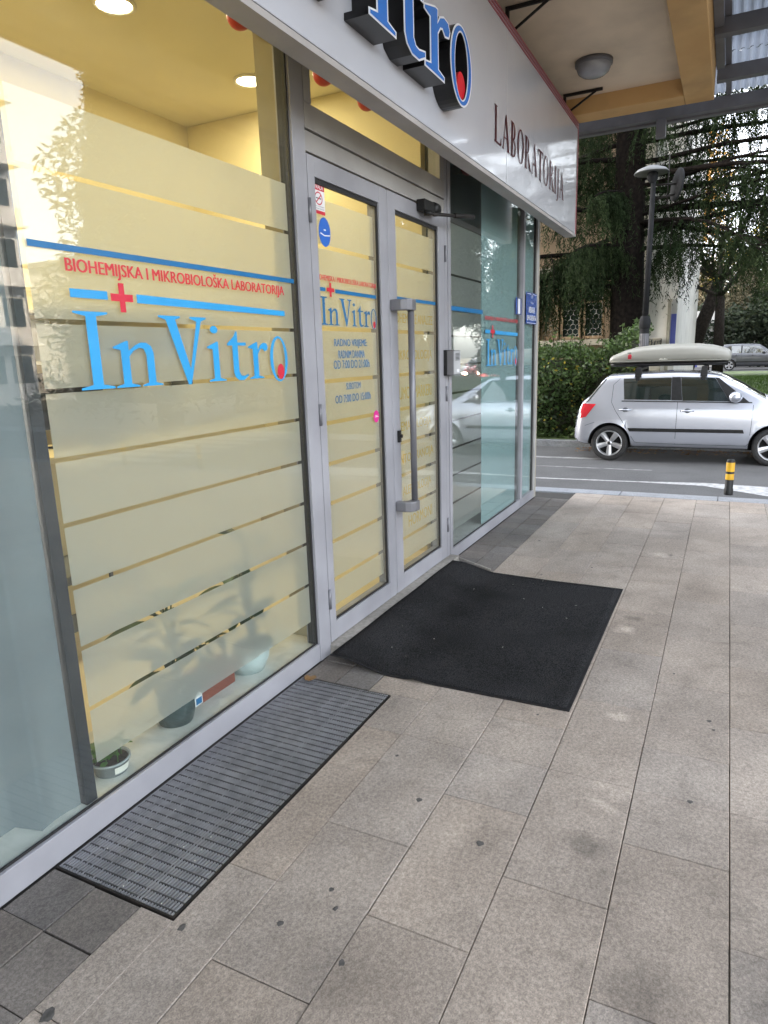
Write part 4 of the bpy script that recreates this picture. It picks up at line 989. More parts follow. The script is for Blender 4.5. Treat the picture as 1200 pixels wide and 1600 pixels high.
def plant(name, label, x, y, potr, poth, pmat_, nleaf, L_, w_, hgt, seed, prof=None):
    random.seed(seed)
    o = thing(name, label, 'plant', (x, y, zl))
    pr = prof or [(0,zl+.001),(potr*.7,zl+.001),(potr*.95,zl+poth*.45),(potr,zl+poth*.9),(potr*.97,zl+poth),(potr*.88,zl+poth),(potr*.86,zl+poth*.88),(0,zl+poth*.86)]
    part('pot', MB().lathe(pr, (x,y,0), 'z', 28), pmat_, o); part('soil', MB().lathe([(0,zl+poth*.90),(potr*.86,zl+poth*.885)], (x,y,0), 'z', 18), 'soil', o)
    s_ = MB(); sp = []
    for k in range(nleaf):
        an = random.random()*6.28; h = poth + hgt*random.uniform(.15,1.0); rr = random.uniform(.02,.10)
        tx, ty = x+rr*math.cos(an), y+.45*rr*math.sin(an)
        s_.tube([(x,y,zl+poth*.88),((x+tx)/2,(y+ty)/2,zl+poth+(h-poth)*.7),(tx,ty,zl+h)], [.005,.004,.003], 5)
        sp.append((tx,ty,zl+h,an-math.pi/2,random.uniform(-.3,.7),random.uniform(.7,1.2)))
    part('stem', s_, 'houseleaf', o); put_leaves(o, sp, 'houseleaf', L_, w_, .35)
    return o
g1 = plant('green_pot_plant', 'leafy plant in a dark green pot with a white tag on the ledge', 1.97, 2.03, .102, .17, 'pot_green', 22, .17, .045, .42, 5)
part('tag', MB().box(1.985,2.03,1.926,1.929,zl+.075,zl+.145), 'ink_white', g1); part('tag_print', MB().box(1.99,2.025,1.9245,1.9258,zl+.08,zl+.108), 'ink_deep', g1)
plant('white_pot_plant', 'tall leafy plant in a pale round pot at the far end of the ledge', 2.50, 2.05, .115, .15, 'pot_white', 24, .19, .04, .55, 8)
rp = thing('red_planter', 'long red brown planter box on the ledge between the two pots', 'planter', (2.24, 2.09, zl))
part('box', MB().box(2.12, 2.36, 2.02, 2.16, zl+.001, zl+.12).box(2.11, 2.37, 2.01, 2.17, zl+.1205, zl+.135), 'pot_red', rp, bevel=.003)
random.seed(21); sp=[(2.14+.24*random.random(), 2.09, zl+.14+random.random()*.16, random.random()*6.28, random.uniform(0,.9), random.uniform(.6,1.1)) for k in range(14)]
st=MB()
for q in sp: st.tube([(q[0],2.09,zl+.12),(q[0],q[1],q[2])], .002, 5)
part('stem', st, 'houseleaf', rp); put_leaves(rp, sp, 'houseleaf', .11, .02, .3)
random.seed(7)

# ================================================================== VEHICLES
def make_car(name, label, paint, P, loc, rotz, scale=1.0, group=None, lights_on=False, detail=True):
    """local frame: x across, y forward, z up; P holds the side profile over s (0 = rear bumper)"""
    L, Wd, wb, s_r, tr = P['L'], P['W'], P['wb'], P['s_r'], P['tr']
    root = thing(name, label, 'car', loc, group, rotz); root.scale = (scale,)*3
    S = np.array(P['s']); TOP = np.array(P['top']); BELT = np.array(P['belt']); BOT = np.array(P['bot']); HW = np.array(P['hw'])
    def at(arr, s):
        return float(np.interp(s, S, arr))
    def smooth(arr, s, w=.05):
        return (at(arr, s-w)+2*at(arr, s)+at(arr, s+w))/4
    tum = P.get('tumble', .30)
    ar = tr*1.165; cz = tr
    def arch(s):
        for q in (s_r, s_r+wb):
            if abs(s-q) < ar-1e-6: return cz + math.sqrt(ar*ar-(s-q)**2)
        return None
    def section(s, flank=False):
        top = smooth(TOP, s); belt = min(smooth(BELT, s), top-.05); bot = at(BOT, s); w = smooth(HW, s)*Wd/2
        wr = w*.955 - tum*max(0, top-belt-.06)
        mid = bot + (belt-bot)*.5
        h = belt-bot
        pts = [(0, bot), (w*.80, bot), (w*.95, bot+.05*h), (w*.985, bot+.16*h), (w*.998, bot+.42*h), (w*1.0, bot+.64*h), (w*.993, bot+.84*h), (w*.984, bot+.89*h), (w*.955, belt)]
        za = None if flank else arch(s)
        if za and za > bot:
            lo_ = [(x, z) for x, z in pts[2:] if z > za+.012]; nlo = 7-len(lo_)
            def xat(z): return float(np.interp(z, [q[1] for q in pts[2:]], [q[0] for q in pts[2:]]))
            pts = [(0, za), (w*.80, za)] + [(xat(za+.012*k/max(1, nlo-1))+(.006 if k < 2 else .004), za+.012*k/max(1, nlo-1)) for k in range(nlo)] + lo_
        for k in range(1, 6):
            t = k/6; zz = belt + (top-.055-belt)*t; pts.append((w*.955-(w*.955-wr)*t, zz))
        pts += [(wr-.015, top-.035), (wr*.90, top-.012), (wr*.55, top+.006), (0, top+.012)]
        return pts
    def hw(s, z):
        p = section(s, True)
        for (x0, z0), (x1, z1) in zip(p[2:], p[3:]):
            if z0 <= z <= z1+1e-9 and z1 > z0: return x0+(x1-x0)*(z-z0)/(z1-z0)
        return p[-4][0]
    ss = list(np.linspace(S[0], S[-1], 64)) + list(S)
    for q in (s_r, s_r+wb): ss += [q+ar*math.sin(t) for t in np.linspace(-math.pi/2, math.pi/2, 26)] + [q-ar+.0004, q+ar-.0004]
    ss = sorted(set(round(float(q), 5) for q in ss))
    vs = []; fs = []; m_ = len(section(ss[0])); ring = 2*m_-2
    for s in ss:
        p = section(s); full = p + [(-x, z) for x, z in p[-2:0:-1]]
        vs += [(x, s-L/2, z) for x, z in full]
    for i in range(len(ss)-1):
        for k in range(ring):
            q = (i*ring+k, i*ring+(k+1)%ring, (i+1)*ring+(k+1)%ring, (i+1)*ring+k); fs += [(q[0],q[1],q[2]), (q[0],q[2],q[3])]
    for bse in (0, (len(ss)-1)*ring):
        cpt = len(vs); zc_ = sum(vs[bse+k][2] for k in range(ring))/ring; vs.append((0, vs[bse][1], zc_))
        for k in range(ring): fs.append((cpt, bse+k, bse+(k+1)%ring))
    bm_ = MB().add(vs, fs, True)
    body = part('body', bm_, paint, root, local=True)
    body.data.materials.append(M['well'])
    for pg in body.data.polygons:
        cpt = pg.center
        for q in (s_r, s_r+wb):
            if math.hypot(cpt.y-(q-L/2), cpt.z-cz) < ar+.004 and abs(cpt.x) < Wd*.47 and pg.normal.z < .2: pg.material_index = 1; pg.use_smooth = False
    ub = MB()
    for q in (s_r, s_r+wb): ub.box(-Wd*.26, Wd*.26, q-ar-.02-L/2, q+ar+.02-L/2, .20, cz+ar+.01)
    part('underbody', ub, 'well', root, local=True)
    OFF = .004
    def patch(nm_, mat__, b0, b1, t0, t1, z0a, z0b, z1a, z1b, off=OFF, nu=10, nv=4, sides=(1,-1), parent=None):
        """bilinear patch on the flank: bottom edge s b0..b1 at z z0a..z0b, top edge s t0..t1 at z z1a..z1b"""
        for sd in sides:
            vs = []; fs = []
            for j in range(nv+1):
                v = j/nv
                for i in range(nu+1):
                    u = i/nu; s = (b0+(b1-b0)*u)*(1-v)+(t0+(t1-t0)*u)*v; z = (z0a+(z0b-z0a)*u)*(1-v)+(z1a+(z1b-z1a)*u)*v
                    vs.append((sd*(hw(s,z)+off), s-L/2, z))
            for j in range(nv):
                for i in range(nu):
                    k = j*(nu+1)+i; fs.append((k,k+1,k+nu+2,k+nu+1))
            part(nm_, MB().add(vs, fs, True), mat__, parent or root, local=True)
    def line(pts, w=.006, mat__='well', nm_='panel_gap', off=.0025, sides=(1,-1)):
        for sd in sides:
            vs = []; fs = []; dense = []
            for (s0,z0),(s1,z1) in zip(pts, pts[1:]):
                for k in range(6): t = k/6; dense.append((s0+(s1-s0)*t, z0+(z1-z0)*t))
            dense.append(pts[-1])
            for i, (s, z) in enumerate(dense):
                a0 = dense[max(0,i-1)]; a1 = dense[min(len(dense)-1,i+1)]; d = math.hypot(a1[0]-a0[0], a1[1]-a0[1]) or 1
                nx_, nz_ = -(a1[1]-a0[1])/d, (a1[0]-a0[0])/d
                for q in (-1, 1):
                    s2, z2 = s+nx_*w/2*q, z+nz_*w/2*q; vs.append((sd*(hw(s2,z2)+off), s2-L/2, z2))
            for i in range(len(dense)-1): fs.append((2*i,2*i+1,2*i+3,2*i+2))
            part(nm_, MB().add(vs, fs), mat__, root, local=True)
    for w in P['windows']: patch('side_window', 'carglass', *w)
    for w in P.get('pillars', []): patch('window_pillar', 'black_plastic', *w, off=.0035)
    # screens
    def screen(nm_, s0, s1, f0, f1):
        vs = []; fs = []; nu, nv = 10, 8
        for j in range(nv+1):
            s = s0+(s1-s0)*j/nv; p = section(s); wr = p[-4][0]; top = p[-1][1]
            for i in range(nu+1):
                u = -1+2*i/nu; x = u*(wr*(f0+(f1-f0)*j/nv)); z = float(np.interp(abs(x), [0, p[-2][0], p[-3][0], p[-4][0]], [p[-1][1], p[-2][1], p[-3][1], p[-4][1]]))
                vs.append((x, s-L/2, z))
        d = Vector((0, -(section(s1)[-1][1]-section(s0)[-1][1]), s1-s0)).normalized()*.006
        if d.z < 0: d = -d
        vs = [(v[0], v[1]+d.y, v[2]+d.z) for v in vs]
        for j in range(nv):
            for i in range(nu): k = j*(nu+1)+i; fs.append((k,k+1,k+nu+2,k+nu+1))
        part(nm_, MB().add(vs, fs, True), 'carglass', root, local=True)
    screen('windscreen', *P['windscreen'], .95, .93)
    screen('rear_window', *P['rearscreen'], .90, .90)
    for q in P.get('rear_edge', []): patch('rear_window_edge', 'carglass', *q)
    for ln in P.get('gaps', []): line(ln)
    if 'mould' in P:
        s0, s1, za, zb_ = P['mould']; patch('side_moulding', 'black_plastic', s0, s1, s0-.03, s1-.02, za, za, zb_, zb_, off=.012, nu=16, nv=2)
    for (s, z) in P.get('handles', []):
        for sd in (1, -1):
            x = hw(s, z)
            h = part('door_handle', MB().tube([(sd*(x-.005), s-.10-L/2, z), (sd*(x+.03), s-.07-L/2, z+.004), (sd*(x+.033), s+.05-L/2, z+.004), (sd*(x-.005), s+.09-L/2, z)], .014, 8), paint, root, local=True)
            part('handle_cup', MB().ellipsoid((sd*(x-.004), s-L/2, z+.002), (.010,.055,.042), 12, 8), 'grey_paint' if paint == 'silver' else 'well', h, local=True)
    sm, zm = P['mirror']
    for sd in (1, -1):
        x = hw(sm, zm)
        part('wing_mirror', MB().ellipsoid((sd*(x+.10), sm-L/2, zm+.05), (.10,.10,.085), 14, 10).tube([(sd*(x-.03), sm+.03-L/2, zm-.02),(sd*(x+.08), sm+.01-L/2, zm+.02)], .025, 8), paint, root, local=True)
    for tl in P['tail']: patch('tail_light', 'taillight', *tl, off=.008, nu=6, nv=4)
    for hl in P['head']: patch('headlight', 'headlens', *hl, off=.006, nu=6, nv=4)
    # front face
    zf = P['front_z']; wf = Wd/2*HW[-1]
    part('grille', MB().box(-wf*.55, wf*.55, L/2-.012, L/2+.012, zf, zf+.12), 'black_plastic', root, local=True, bevel=.008)
    part('lower_grille', MB().box(-wf*.75, wf*.75, L/2-.012, L/2+.010, zf-.28, zf-.12), 'black_plastic', root, local=True, bevel=.008)
    for sd in (1, -1):
        part('headlight', MB().ellipsoid((sd*wf*.80, L/2-.02, zf+.09), (.16,.06,.075), 14, 8), 'headlight_on' if lights_on else 'headlens', root, local=True)
    part('number_plate', MB().box(-.26, .26, L/2+.011, L/2+.02, zf-.10, zf), 'ink_white', root, local=True)
    # wheels
    for s in (s_r, s_r+wb):
        for sd in (1, -1):
            xo = sd*Wd/2*.965; xi = xo - sd*.19; y = s-L/2
            w = part('wheel', MB().lathe([(tr*.70, xi), (tr*.93, xi), (tr, xi+sd*.02), (tr, xo-sd*.03), (tr*.965, xo-sd*.008), (tr*.86, xo), (tr*.72, xo-sd*.004), (tr*.70, xo-sd*.02)], (0,y,cz), 'x', 40), 'tyre', root, local=True)
            q = MB().lathe([(tr*.70, xi), (tr*.725, xo-sd*.006), (tr*.69, xo-sd*.001), (tr*.66, xo-sd*.012), (tr*.64, xo-sd*.04), (tr*.64, xi+sd*.02)], (0,y,cz), 'x', 40)
            for k in range(5):
                an = 2*math.pi*k/5 + math.pi/2*-1
                def pt(r, t, d): return (xo-sd*d, y+r*math.cos(an)-t*math.sin(an), cz+r*math.sin(an)+t*math.cos(an))
                wa, wb_ = tr*.10, tr*.15
                a0 = [pt(tr*.12, -wa, .030), pt(tr*.12, wa, .030), pt(tr*.67, wb_, .010), pt(tr*.67, -wb_, .010)]
                a1 = [pt(tr*.12, -wa*1.1, .06), pt(tr*.12, wa*1.1, .06), pt(tr*.67, wb_*1.1, .05), pt(tr*.67, -wb_*1.1, .05)]
                mdp = [pt(tr*.12, 0, .022), pt(tr*.67, 0, .005)]
                q.add(a0+a1+mdp, [(0,8,9,3),(8,1,2,9),(0,3,7,4),(1,5,6,2),(3,9,2,6,7),(4,7,6,5)])
            q.lathe([(0, xo-sd*.018), (tr*.10, xo-sd*.018), (tr*.16, xo-sd*.03), (tr*.17, xo-sd*.06)], (0,y,cz), 'x', 24)
            part('rim', q, 'rim', w, local=True)
            part('spoke_backing', MB().lathe([(0, xo-sd*.085), (tr*.64, xo-sd*.085)], (0,y,cz), 'x', 30), 'well', w, local=True)  # dark backing, the shade behind the spokes put into its colour
            part('hub_cap', MB().lathe([(0, xo-sd*.0165), (tr*.075, xo-sd*.0168)], (0,y,cz), 'x', 20), 'black_plastic', w, local=True)
    return root, hw

HATCH = dict(L=3.99, W=1.64, wb=2.465, s_r=.615, tr=.302, tumble=.34,
    s=[0, .03, .07, .17, .25, .38, .49, .56, .70, 1.1, 1.6, 2.05, 2.30, 2.62, 2.84, 2.98, 3.3, 3.6, 3.82, 3.92, 3.99],
    top=[.56, .74, .95, 1.05, 1.10, 1.28, 1.425, 1.445, 1.455, 1.473, 1.485, 1.465, 1.42, 1.245, 1.11, 1.04, .985, .92, .83, .74, .60],
    belt=[.50, .66, .86, .965, .99, .998, 1.0, 1.0, 1.0, 1.0, .995, .99, .985, .975, .965, .95, .90, .83, .74, .66, .52],
    bot=[.36, .32, .29, .265, .26, .25, .245, .24, .235, .235, .235, .235, .235, .235, .235, .235, .235, .24, .25, .27, .32],
    hw=[.74, .84, .90, .95, .965, .98, .988, .99, .995, 1, 1, 1, 1, 1, .998, .995, .985, .95, .88, .82, .72],
    windows=[(.83, 1.56, .795, 1.545, 1.045, 1.035, 1.385, 1.395), (1.735, 2.42, 1.685, 2.185, 1.025, 1.015, 1.40, 1.385)],
    pillars=[(1.565, 1.73, 1.55, 1.68, 1.03, 1.03, 1.40, 1.40), (2.425, 2.72, 2.19, 2.245, 1.01, .985, 1.385, 1.38), (.79, 2.74, .79, 2.74, 1.010, .985, 1.027, 1.002)],
    windscreen=(2.27, 2.93), rearscreen=(.19, .47), rear_edge=[(.185, .25, .46, .525, 1.0, 1.02, 1.375, 1.39)],
    gaps=[[(.74,1.385),(.640,1.29),(.628,1.0),(.70,.86),(.82,.68),(.93,.49),(1.03,.335),(1.08,.325),(1.655,.315),(2.70,.312),(2.735,.36),(2.75,.62),(2.76,.96)], [(1.658,.315),(1.665,1.0)], [(.20,.60),(.36,.66)]],
    mould=(.94, 2.66, .515, .572), handles=[(.86,.872),(1.82,.86)], mirror=(2.50, 1.035),
    tail=[(.078, .215, .14, .375, .715, .75, .975, .97)], head=[(3.55, 3.88, 3.42, 3.70, .72, .68, .85, .80)], front_z=.55)
KS = .937
car, hwf = make_car('parked_car', 'silver five door hatchback carrying a grey roof box beside the hedge', 'silver', HATCH, (11.36+.82*KS, 2.215-3.99/2*KS, -.15), math.pi, KS)
for sl_ in (1.02, 2.02):
    b_ = MB().box(-.62, .62, sl_-3.99/2-.03, sl_-3.99/2+.03, 1.512, 1.545)
    cb_ = part('roof_bar', b_, 'black_plastic', car, local=True, bevel=.006)
    for sd in (1, -1):
        f_ = MB().add([(sd*.50, sl_-1.995-.055, 1.44),(sd*.50, sl_-1.995+.055, 1.44),(sd*.655, sl_-1.995+.055, 1.40),(sd*.655, sl_-1.995-.055, 1.40),
                       (sd*.52, sl_-1.995-.035, 1.57),(sd*.52, sl_-1.995+.035, 1.57),(sd*.635, sl_-1.995+.04, 1.555),(sd*.635, sl_-1.995-.04, 1.555)],
                      [(0,1,2,3),(4,7,6,5),(0,4,5,1),(1,5,6,2),(2,6,7,3),(3,7,4,0)])
        f_.box(min(sd*.655,sd*.668), max(sd*.655,sd*.668), sl_-1.995-.03, sl_-1.995+.03, 1.345, 1.43)
        part('bar_foot', f_, 'black_plastic', cb_, local=True, bevel=.008)

# roof box
bx0, bx1, by0, by1, bz0, bz1 = 11.70, 12.52, -.03, 1.74, 1.302, 1.67
rb_ = thing('roof_box', 'grey hard shell roof box strapped on the silver hatchback', 'roof box', ((bx0+bx1)/2, (by0+by1)/2, bz0))
def loft(y_list, halfw, zlo, zhi, n=20, e=2.6):
    q = MB(); vs = []; fs = []
    for y, w, a_, b_2 in zip(y_list, halfw, zlo, zhi):
        c_ = (a_+b_2)/2
        for k in range(n):
            t = 2*math.pi*k/n; ct, st_ = math.cos(t), math.sin(t)
            ex = 2/e
            x = w*abs(ct)**ex*(1 if ct >= 0 else -1); zz = abs(st_)**ex*(1 if st_ >= 0 else -1)
            vs.append(((bx0+bx1)/2+x, y, c_+zz*(b_2-a_)/2))
    for i in range(len(y_list)-1):
        for k in range(n): fs.append((i*n+k, i*n+(k+1)%n, (i+1)*n+(k+1)%n, (i+1)*n+k))
    fs.append(tuple(range(n))); fs.append(tuple((len(y_list)-1)*n+k for k in range(n))[::-1])
    return q.add(vs, fs, True)
T_ = [0, .015, .06, .13, .22, .33, .46, .60, .74, .86, .94, .98, 1]      # rear .. front
ys_ = [by1-(by1-by0)*t for t in T_]
hi = [.165, .20, .235, .285, .325, .348, .362, .365, .355, .325, .285, .255, .21]
part('lid', loft(ys_, [.33,.365,.39,.40,.41,.41,.41,.41,.405,.40,.385,.37,.34], [bz0+.075]*2+[bz0+.055]*10+[bz0+.09], [bz0+h for h in hi], 28, 3.2), 'roofbox', rb_)
part('base', loft(ys_[1:-1], [.34,.365,.375,.385,.385,.385,.385,.38,.375,.36,.33], [bz0+.02]*11, [bz0+.085]*11, 24, 4.0), 'black_plastic', rb_)
part('rim_ridge', loft(ys_[1:-1], [.375,.40,.409,.419,.419,.419,.419,.414,.409,.394,.375], [bz0+.092]*11, [bz0+.112]*11, 24, 3.5), 'roofbox', rb_)
dq = MB(); xs_ = bx0-.003
dq.prism([ell(1.42, bz0+.185, .030, .034, 16)], lambda u, v, d: (d, u, v), xs_, None); dq.prism([[(1.39,bz0+.145),(1.45,bz0+.145),(1.44,bz0+.17),(1.40,bz0+.17)]], lambda u,v,d:(d,u,v), xs_, None)
part('red_sticker', dq, 'ink_red', rb_)
dq = MB().add([(xs_,1.40,bz0+.232),(xs_,1.455,bz0+.232),(xs_,1.455,bz0+.245),(xs_,1.40,bz0+.245)],[(0,1,2,3)]); part('dark_sticker', dq, 'ink_black', rb_)
dq = MB()
for k in range(7): dq.add([(xs_+.0,.86+k*.018,bz0+.122),(xs_,.872+k*.018,bz0+.122),(xs_,.872+k*.018,bz0+.134+(k%3)*.006),(xs_,.86+k*.018,bz0+.134+(k%3)*.006)],[(0,1,2,3)])
part('scratches', dq, 'paper', rb_)

SUV = dict(L=4.1, W=1.79, wb=2.55, s_r=.74, tr=.33, tumble=.20,
    s=[0, .06, .2, .4, .8, 1.4, 2.0, 2.35, 2.62, 2.9, 3.1, 3.5, 3.85, 4.02, 4.1],
    top=[1.0, 1.35, 1.56, 1.60, 1.62, 1.625, 1.61, 1.58, 1.42, 1.20, 1.10, 1.06, 1.0, .88, .70],
    belt=[.9, 1.06, 1.08, 1.08, 1.07, 1.06, 1.05, 1.04, 1.03, 1.02, 1.0, .95, .88, .80, .62],
    bot=[.42, .34, .30, .27, .25, .25, .25, .25, .25, .25, .25, .26, .28, .30, .36],
    hw=[.86, .93, .97, .99, 1, 1, 1, 1, 1, 1, .995, .98, .93, .86, .76],
    windows=[(.55,1.35,.62,1.34,1.08,1.07,1.50,1.52), (1.42,2.70,1.42,2.35,1.07,1.05,1.52,1.49)],
    pillars=[(1.355,1.415,1.345,1.415,1.07,1.07,1.52,1.52)], windscreen=(2.42,3.02), rearscreen=(.03,.14),
    gaps=[[(1.385,.36),(1.385,1.05)],[(2.75,.40),(2.78,1.02)]], mould=(.98, 2.9, .50, .56), handles=[(1.1,.93),(2.0,.92)], mirror=(2.62,1.06),
    tail=[(.03,.12,.05,.14,.80,.80,1.1,1.1)], head=[(3.70,3.98,3.62,3.86,.82,.78,.95,.90)], front_z=.62)
make_car('parked_suv', 'grey boxy car parked beyond the lawn behind the roof box', 'grey_paint', SUV, (47.4, -1.28, .16), math.pi, .95)
make_car('oncoming_car', 'black car with lit headlights coming along the main road', 'dark_paint', HATCH, (45, -11.3, -.151), R(90), lights_on=True)
make_car('oncoming_car', 'red car with lit headlights coming along the main road', 'red_paint', HATCH, (41.5, -9.95, -.151), R(90), lights_on=True)

# ================================================================== STREET FURNITURE
def bollard(x, y, label, h=.395, rad=.036):
    o = thing('bollard', label, 'bollard', (x, y, 0), 'bollards along the kerb')
    part('post', MB().lathe([(rad*1.12,0),(rad*1.12,.06),(rad,.075),(rad,h-.02),(rad*.9,h-.004),(rad*.6,h),(0,h+.002)], (x,y,0), 'z', 22), 'black_plastic', o)
    for (za, zb_) in ((h-.135,h-.035),(h-.225,h-.16)):
        part('reflective_band', MB().lathe([(rad*1.02,za),(rad*1.03,za+.003),(rad*1.03,zb_-.003),(rad*1.02,zb_)], (x,y,0), 'z', 22), 'yellow_band', o)
bollard(8.27, -.10, 'short black bollard with two yellow bands at the kerb near the silver car', rad=.042)
bollard(8.0, -3.4, 'short black bollard with two yellow bands further along the kerb in the open')
bollard(8.0, -5.0, 'short black bollard with two yellow bands at the kerb beside the crossing stripes')

lx, ly = 13.16, 1.37
lampo = thing('street_lamp', 'grey street lamp with a pale flat cap in front of the cedar', 'street lamp', (lx, ly, 0))
part('pole', MB().tube([(lx,ly,-.2),(lx,ly,1.92),(lx,ly,2.15)], [.082,.082,.07], 14).tube([(lx,ly,2.152),(lx,ly-.02,4.47)], [.052,.040], 14), 'lamp_pole', lampo)
part('collar', MB().lathe([(.084,1.94),(.096,1.96),(.096,2.08),(.075,2.16)], (lx,ly,0), 'z', 16), 'lamp_pole', lampo)
part('sticker_patch', MB().lathe([(.0835,1.5),(.0835,1.86)], (lx,ly,0), 'z', 14), 'steel', lampo)
part('lamp_head', MB().lathe([(.05,4.32),(.085,4.38),(.085,4.47),(.06,4.49)], (lx,ly,0), 'z', 18), 'lamp_pole', lampo)
part('lamp_cap', MB().lathe([(.0,4.595),(.09,4.585),(.23,4.53),(.28,4.48),(.275,4.472),(.07,4.492),(0,4.492)], (lx,ly+.02,0), 'z', 30), 'dark_cap', lampo)
mr_ = thing('traffic_mirror', 'dark round mirror disc seen nearly edge on beside the street lamp', 'mirror', (lx, .97, 4.2))
md_ = MB().lathe([(0,-.03),(.14,-.028),(.25,-.01),(.26,.012),(.26,.025),(0,.025)], (0,0,0), 'y', 30)
rot = Matrix.Rotation(R(24), 3, 'Z') @ Matrix.Rotation(R(6), 3, 'X')
md_.v = [tuple(rot @ Vector(v) + Vector((lx, .97, 4.24))) for v in md_.v]
part('disc', md_, 'lamp_pole', mr_)
part('clamp_arm', MB().tube([(lx,ly-.06,4.28),(lx,.99,4.26)], .018, 8), 'black_iron', mr_)
part('clamp_arm', MB().tube([(lx,ly-.06,4.06),(lx,.99,4.10)], .018, 8), 'black_iron', mr_)
part('antenna_rod', MB().tube([(lx,1.12,4.00),(lx,1.12,4.74)], .010, 6), 'black_iron', mr_)

# ================================================================== LAWN, HEDGE, HOUSE
hk = setting('hedge_kerb', MB().box(12.9, 13.02, -60, 30, -.40, -.03), 'kerb', bevel=.008)
gxn, gyn = 46, 40; vs = []; fs = []
def lawn_z(x, y):
    t = min(1, max(0, (x-13.02)/10)); return -.06 + .66*(t*t*(3-2*t)) - max(0, x-26)*.024 + .04*math.sin(x*.9+y*.7)
for j in range(gyn+1):
    for i in range(gxn+1):
        x = 13.02+ (44-13.02)*(i/gxn)**1.4; y = -9.5+34*j/gyn; vs.append((x,y,lawn_z(x,y)))
for j in range(gyn):
    for i in range(gxn): k = j*(gxn+1)+i; fs.append((k,k+1,k+gxn+2,k+gxn+1))
setting('lawn', MB().add(vs, fs, True), 'lawn')
setting('far_road', MB().add([(43.9,-40,.16),(56,-40,.16),(56,40,.16),(43.9,40,.16)], [(0,1,2,3)]), 'asphalt')
def tri_tuft(n, xr, yr, hgt, wid, zf, zoff=0, flat=False):
    x = rng.uniform(*xr, n); y = rng.uniform(*yr, n); z = np.array([zf(a_, b_) for a_, b_ in zip(x, y)]) + zoff
    an = rng.uniform(0, 6.283, n); w = wid*rng.uniform(.6,1.4,n); h = hgt*rng.uniform(.5,1.3,n); tx = rng.normal(0,.4,n)*h; ty = rng.normal(0,.4,n)*h
    v = np.zeros((n,3,3)); v[:,0] = np.stack([x-np.cos(an)*w, y-np.sin(an)*w, z],1); v[:,1] = np.stack([x+np.cos(an)*w, y+np.sin(an)*w, z],1); v[:,2] = np.stack([x+tx, y+ty, z+h],1)
    if flat: v[:,2,2] = z+h*.25
    return v
bulk('grass', np.concatenate([tri_tuft(46000, (15.5,27), (-8.5,1.6), .07, .012, lawn_z), tri_tuft(14000, (13.1,16), (-8.5,1.2), .04, .01, lawn_z)]), 3, 'grass', kind='stuff', n=3)
bulk('fallen_leaves', np.concatenate([tri_tuft(8000, (13.1,17.5), (-7.5,.9), .06, .04, lawn_z, .012, True), tri_tuft(500, (12.3,13.0), (-2,2.4), .05, .03, lambda a_, b_: -.148, 0, True)]), 3, 'deadleaf', kind='stuff', n=3)

def leaf_cloud(pts, size, flat=.5, aspect=.55):
    """rhombic leaves of given size at points"""
    n = len(pts); a1 = rng.normal(size=(n,3)); a1[:,2] *= flat; a1 /= np.linalg.norm(a1,axis=1)[:,None]
    b1 = rng.normal(size=(n,3)); b1 -= (b1*a1).sum(1)[:,None]*a1; b1 /= np.linalg.norm(b1,axis=1)[:,None]
    s_ = size*rng.uniform(.6,1.4,n)[:,None]
    v = np.zeros((n,4,3)); v[:,0] = pts-a1*s_; v[:,1] = pts+b1*s_*aspect; v[:,2] = pts+a1*s_; v[:,3] = pts-b1*s_*aspect
    return v
hd = thing('hedge', 'dense green leafy hedge between the road and the beige house', 'hedge', (14, 4, -.05))
def hedge_top(y): return 1.62 + .16*math.sin(y*1.9) + .10*math.sin(y*4.7+1) + (-.0 if y > 2.2 else .22)
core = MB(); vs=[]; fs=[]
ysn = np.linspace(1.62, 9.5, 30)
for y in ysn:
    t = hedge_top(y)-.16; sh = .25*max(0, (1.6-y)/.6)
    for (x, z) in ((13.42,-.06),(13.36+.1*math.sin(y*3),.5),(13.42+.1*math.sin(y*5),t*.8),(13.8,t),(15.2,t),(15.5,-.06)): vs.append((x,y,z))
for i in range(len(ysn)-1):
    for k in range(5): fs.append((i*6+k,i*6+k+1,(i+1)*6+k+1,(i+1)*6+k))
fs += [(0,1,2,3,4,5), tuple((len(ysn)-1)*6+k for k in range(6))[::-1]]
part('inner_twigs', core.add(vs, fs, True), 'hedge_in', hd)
n = 30000
yv = rng.uniform(1.42, 9.4, n); tz = np.array([hedge_top(q) for q in yv]); u = rng.uniform(0,1,n)
front_ = u < .68
lump = .10*np.sin(yv*3.1+1)+.08*np.sin(yv*7.3)
zv = np.where(front_, rng.uniform(-.02,1,n)*tz, tz+rng.normal(0,.07,n)+.02)
lump2 = .10*np.sin(zv*5.2+yv*2.1)
xv = np.where(front_, 13.32+lump*.8+lump2+rng.normal(0,.075,n)+.10*(zv/tz)**3, rng.uniform(13.3,15.3,n))
hv_ = leaf_cloud(np.stack([xv,yv,zv],1), .040, .8); bulk('foliage', hv_, 4, 'hedge', hd, org(hd), kind='stuff')
ny = 240; p_ = np.stack([13.25+rng.normal(0,.1,ny), rng.uniform(1.5,5.5,ny), rng.uniform(.1,1.5,ny)],1)
bulk('yellow_leaves', leaf_cloud(p_, .035), 4, 'yellowleaf', hd, org(hd), kind='stuff')
shoots = MB(); sl2 = []
for k in range(46):
    y = random.uniform(1.6, 4.8); x = 13.5+random.random()*.9; h0 = hedge_top(y)-.1; hh = random.uniform(.2,.55)
    e = (x+random.uniform(-.15,.15), y+random.uniform(-.15,.15), h0+hh); part('shoot', MB().tube([(x,y,h0),e], [.006,.003], 4), 'bark2', hd)
    for q in range(10): t = random.random(); sl2.append((x+(e[0]-x)*t+random.uniform(-.05,.05), y+(e[1]-y)*t+random.uniform(-.05,.05), h0+hh*t))
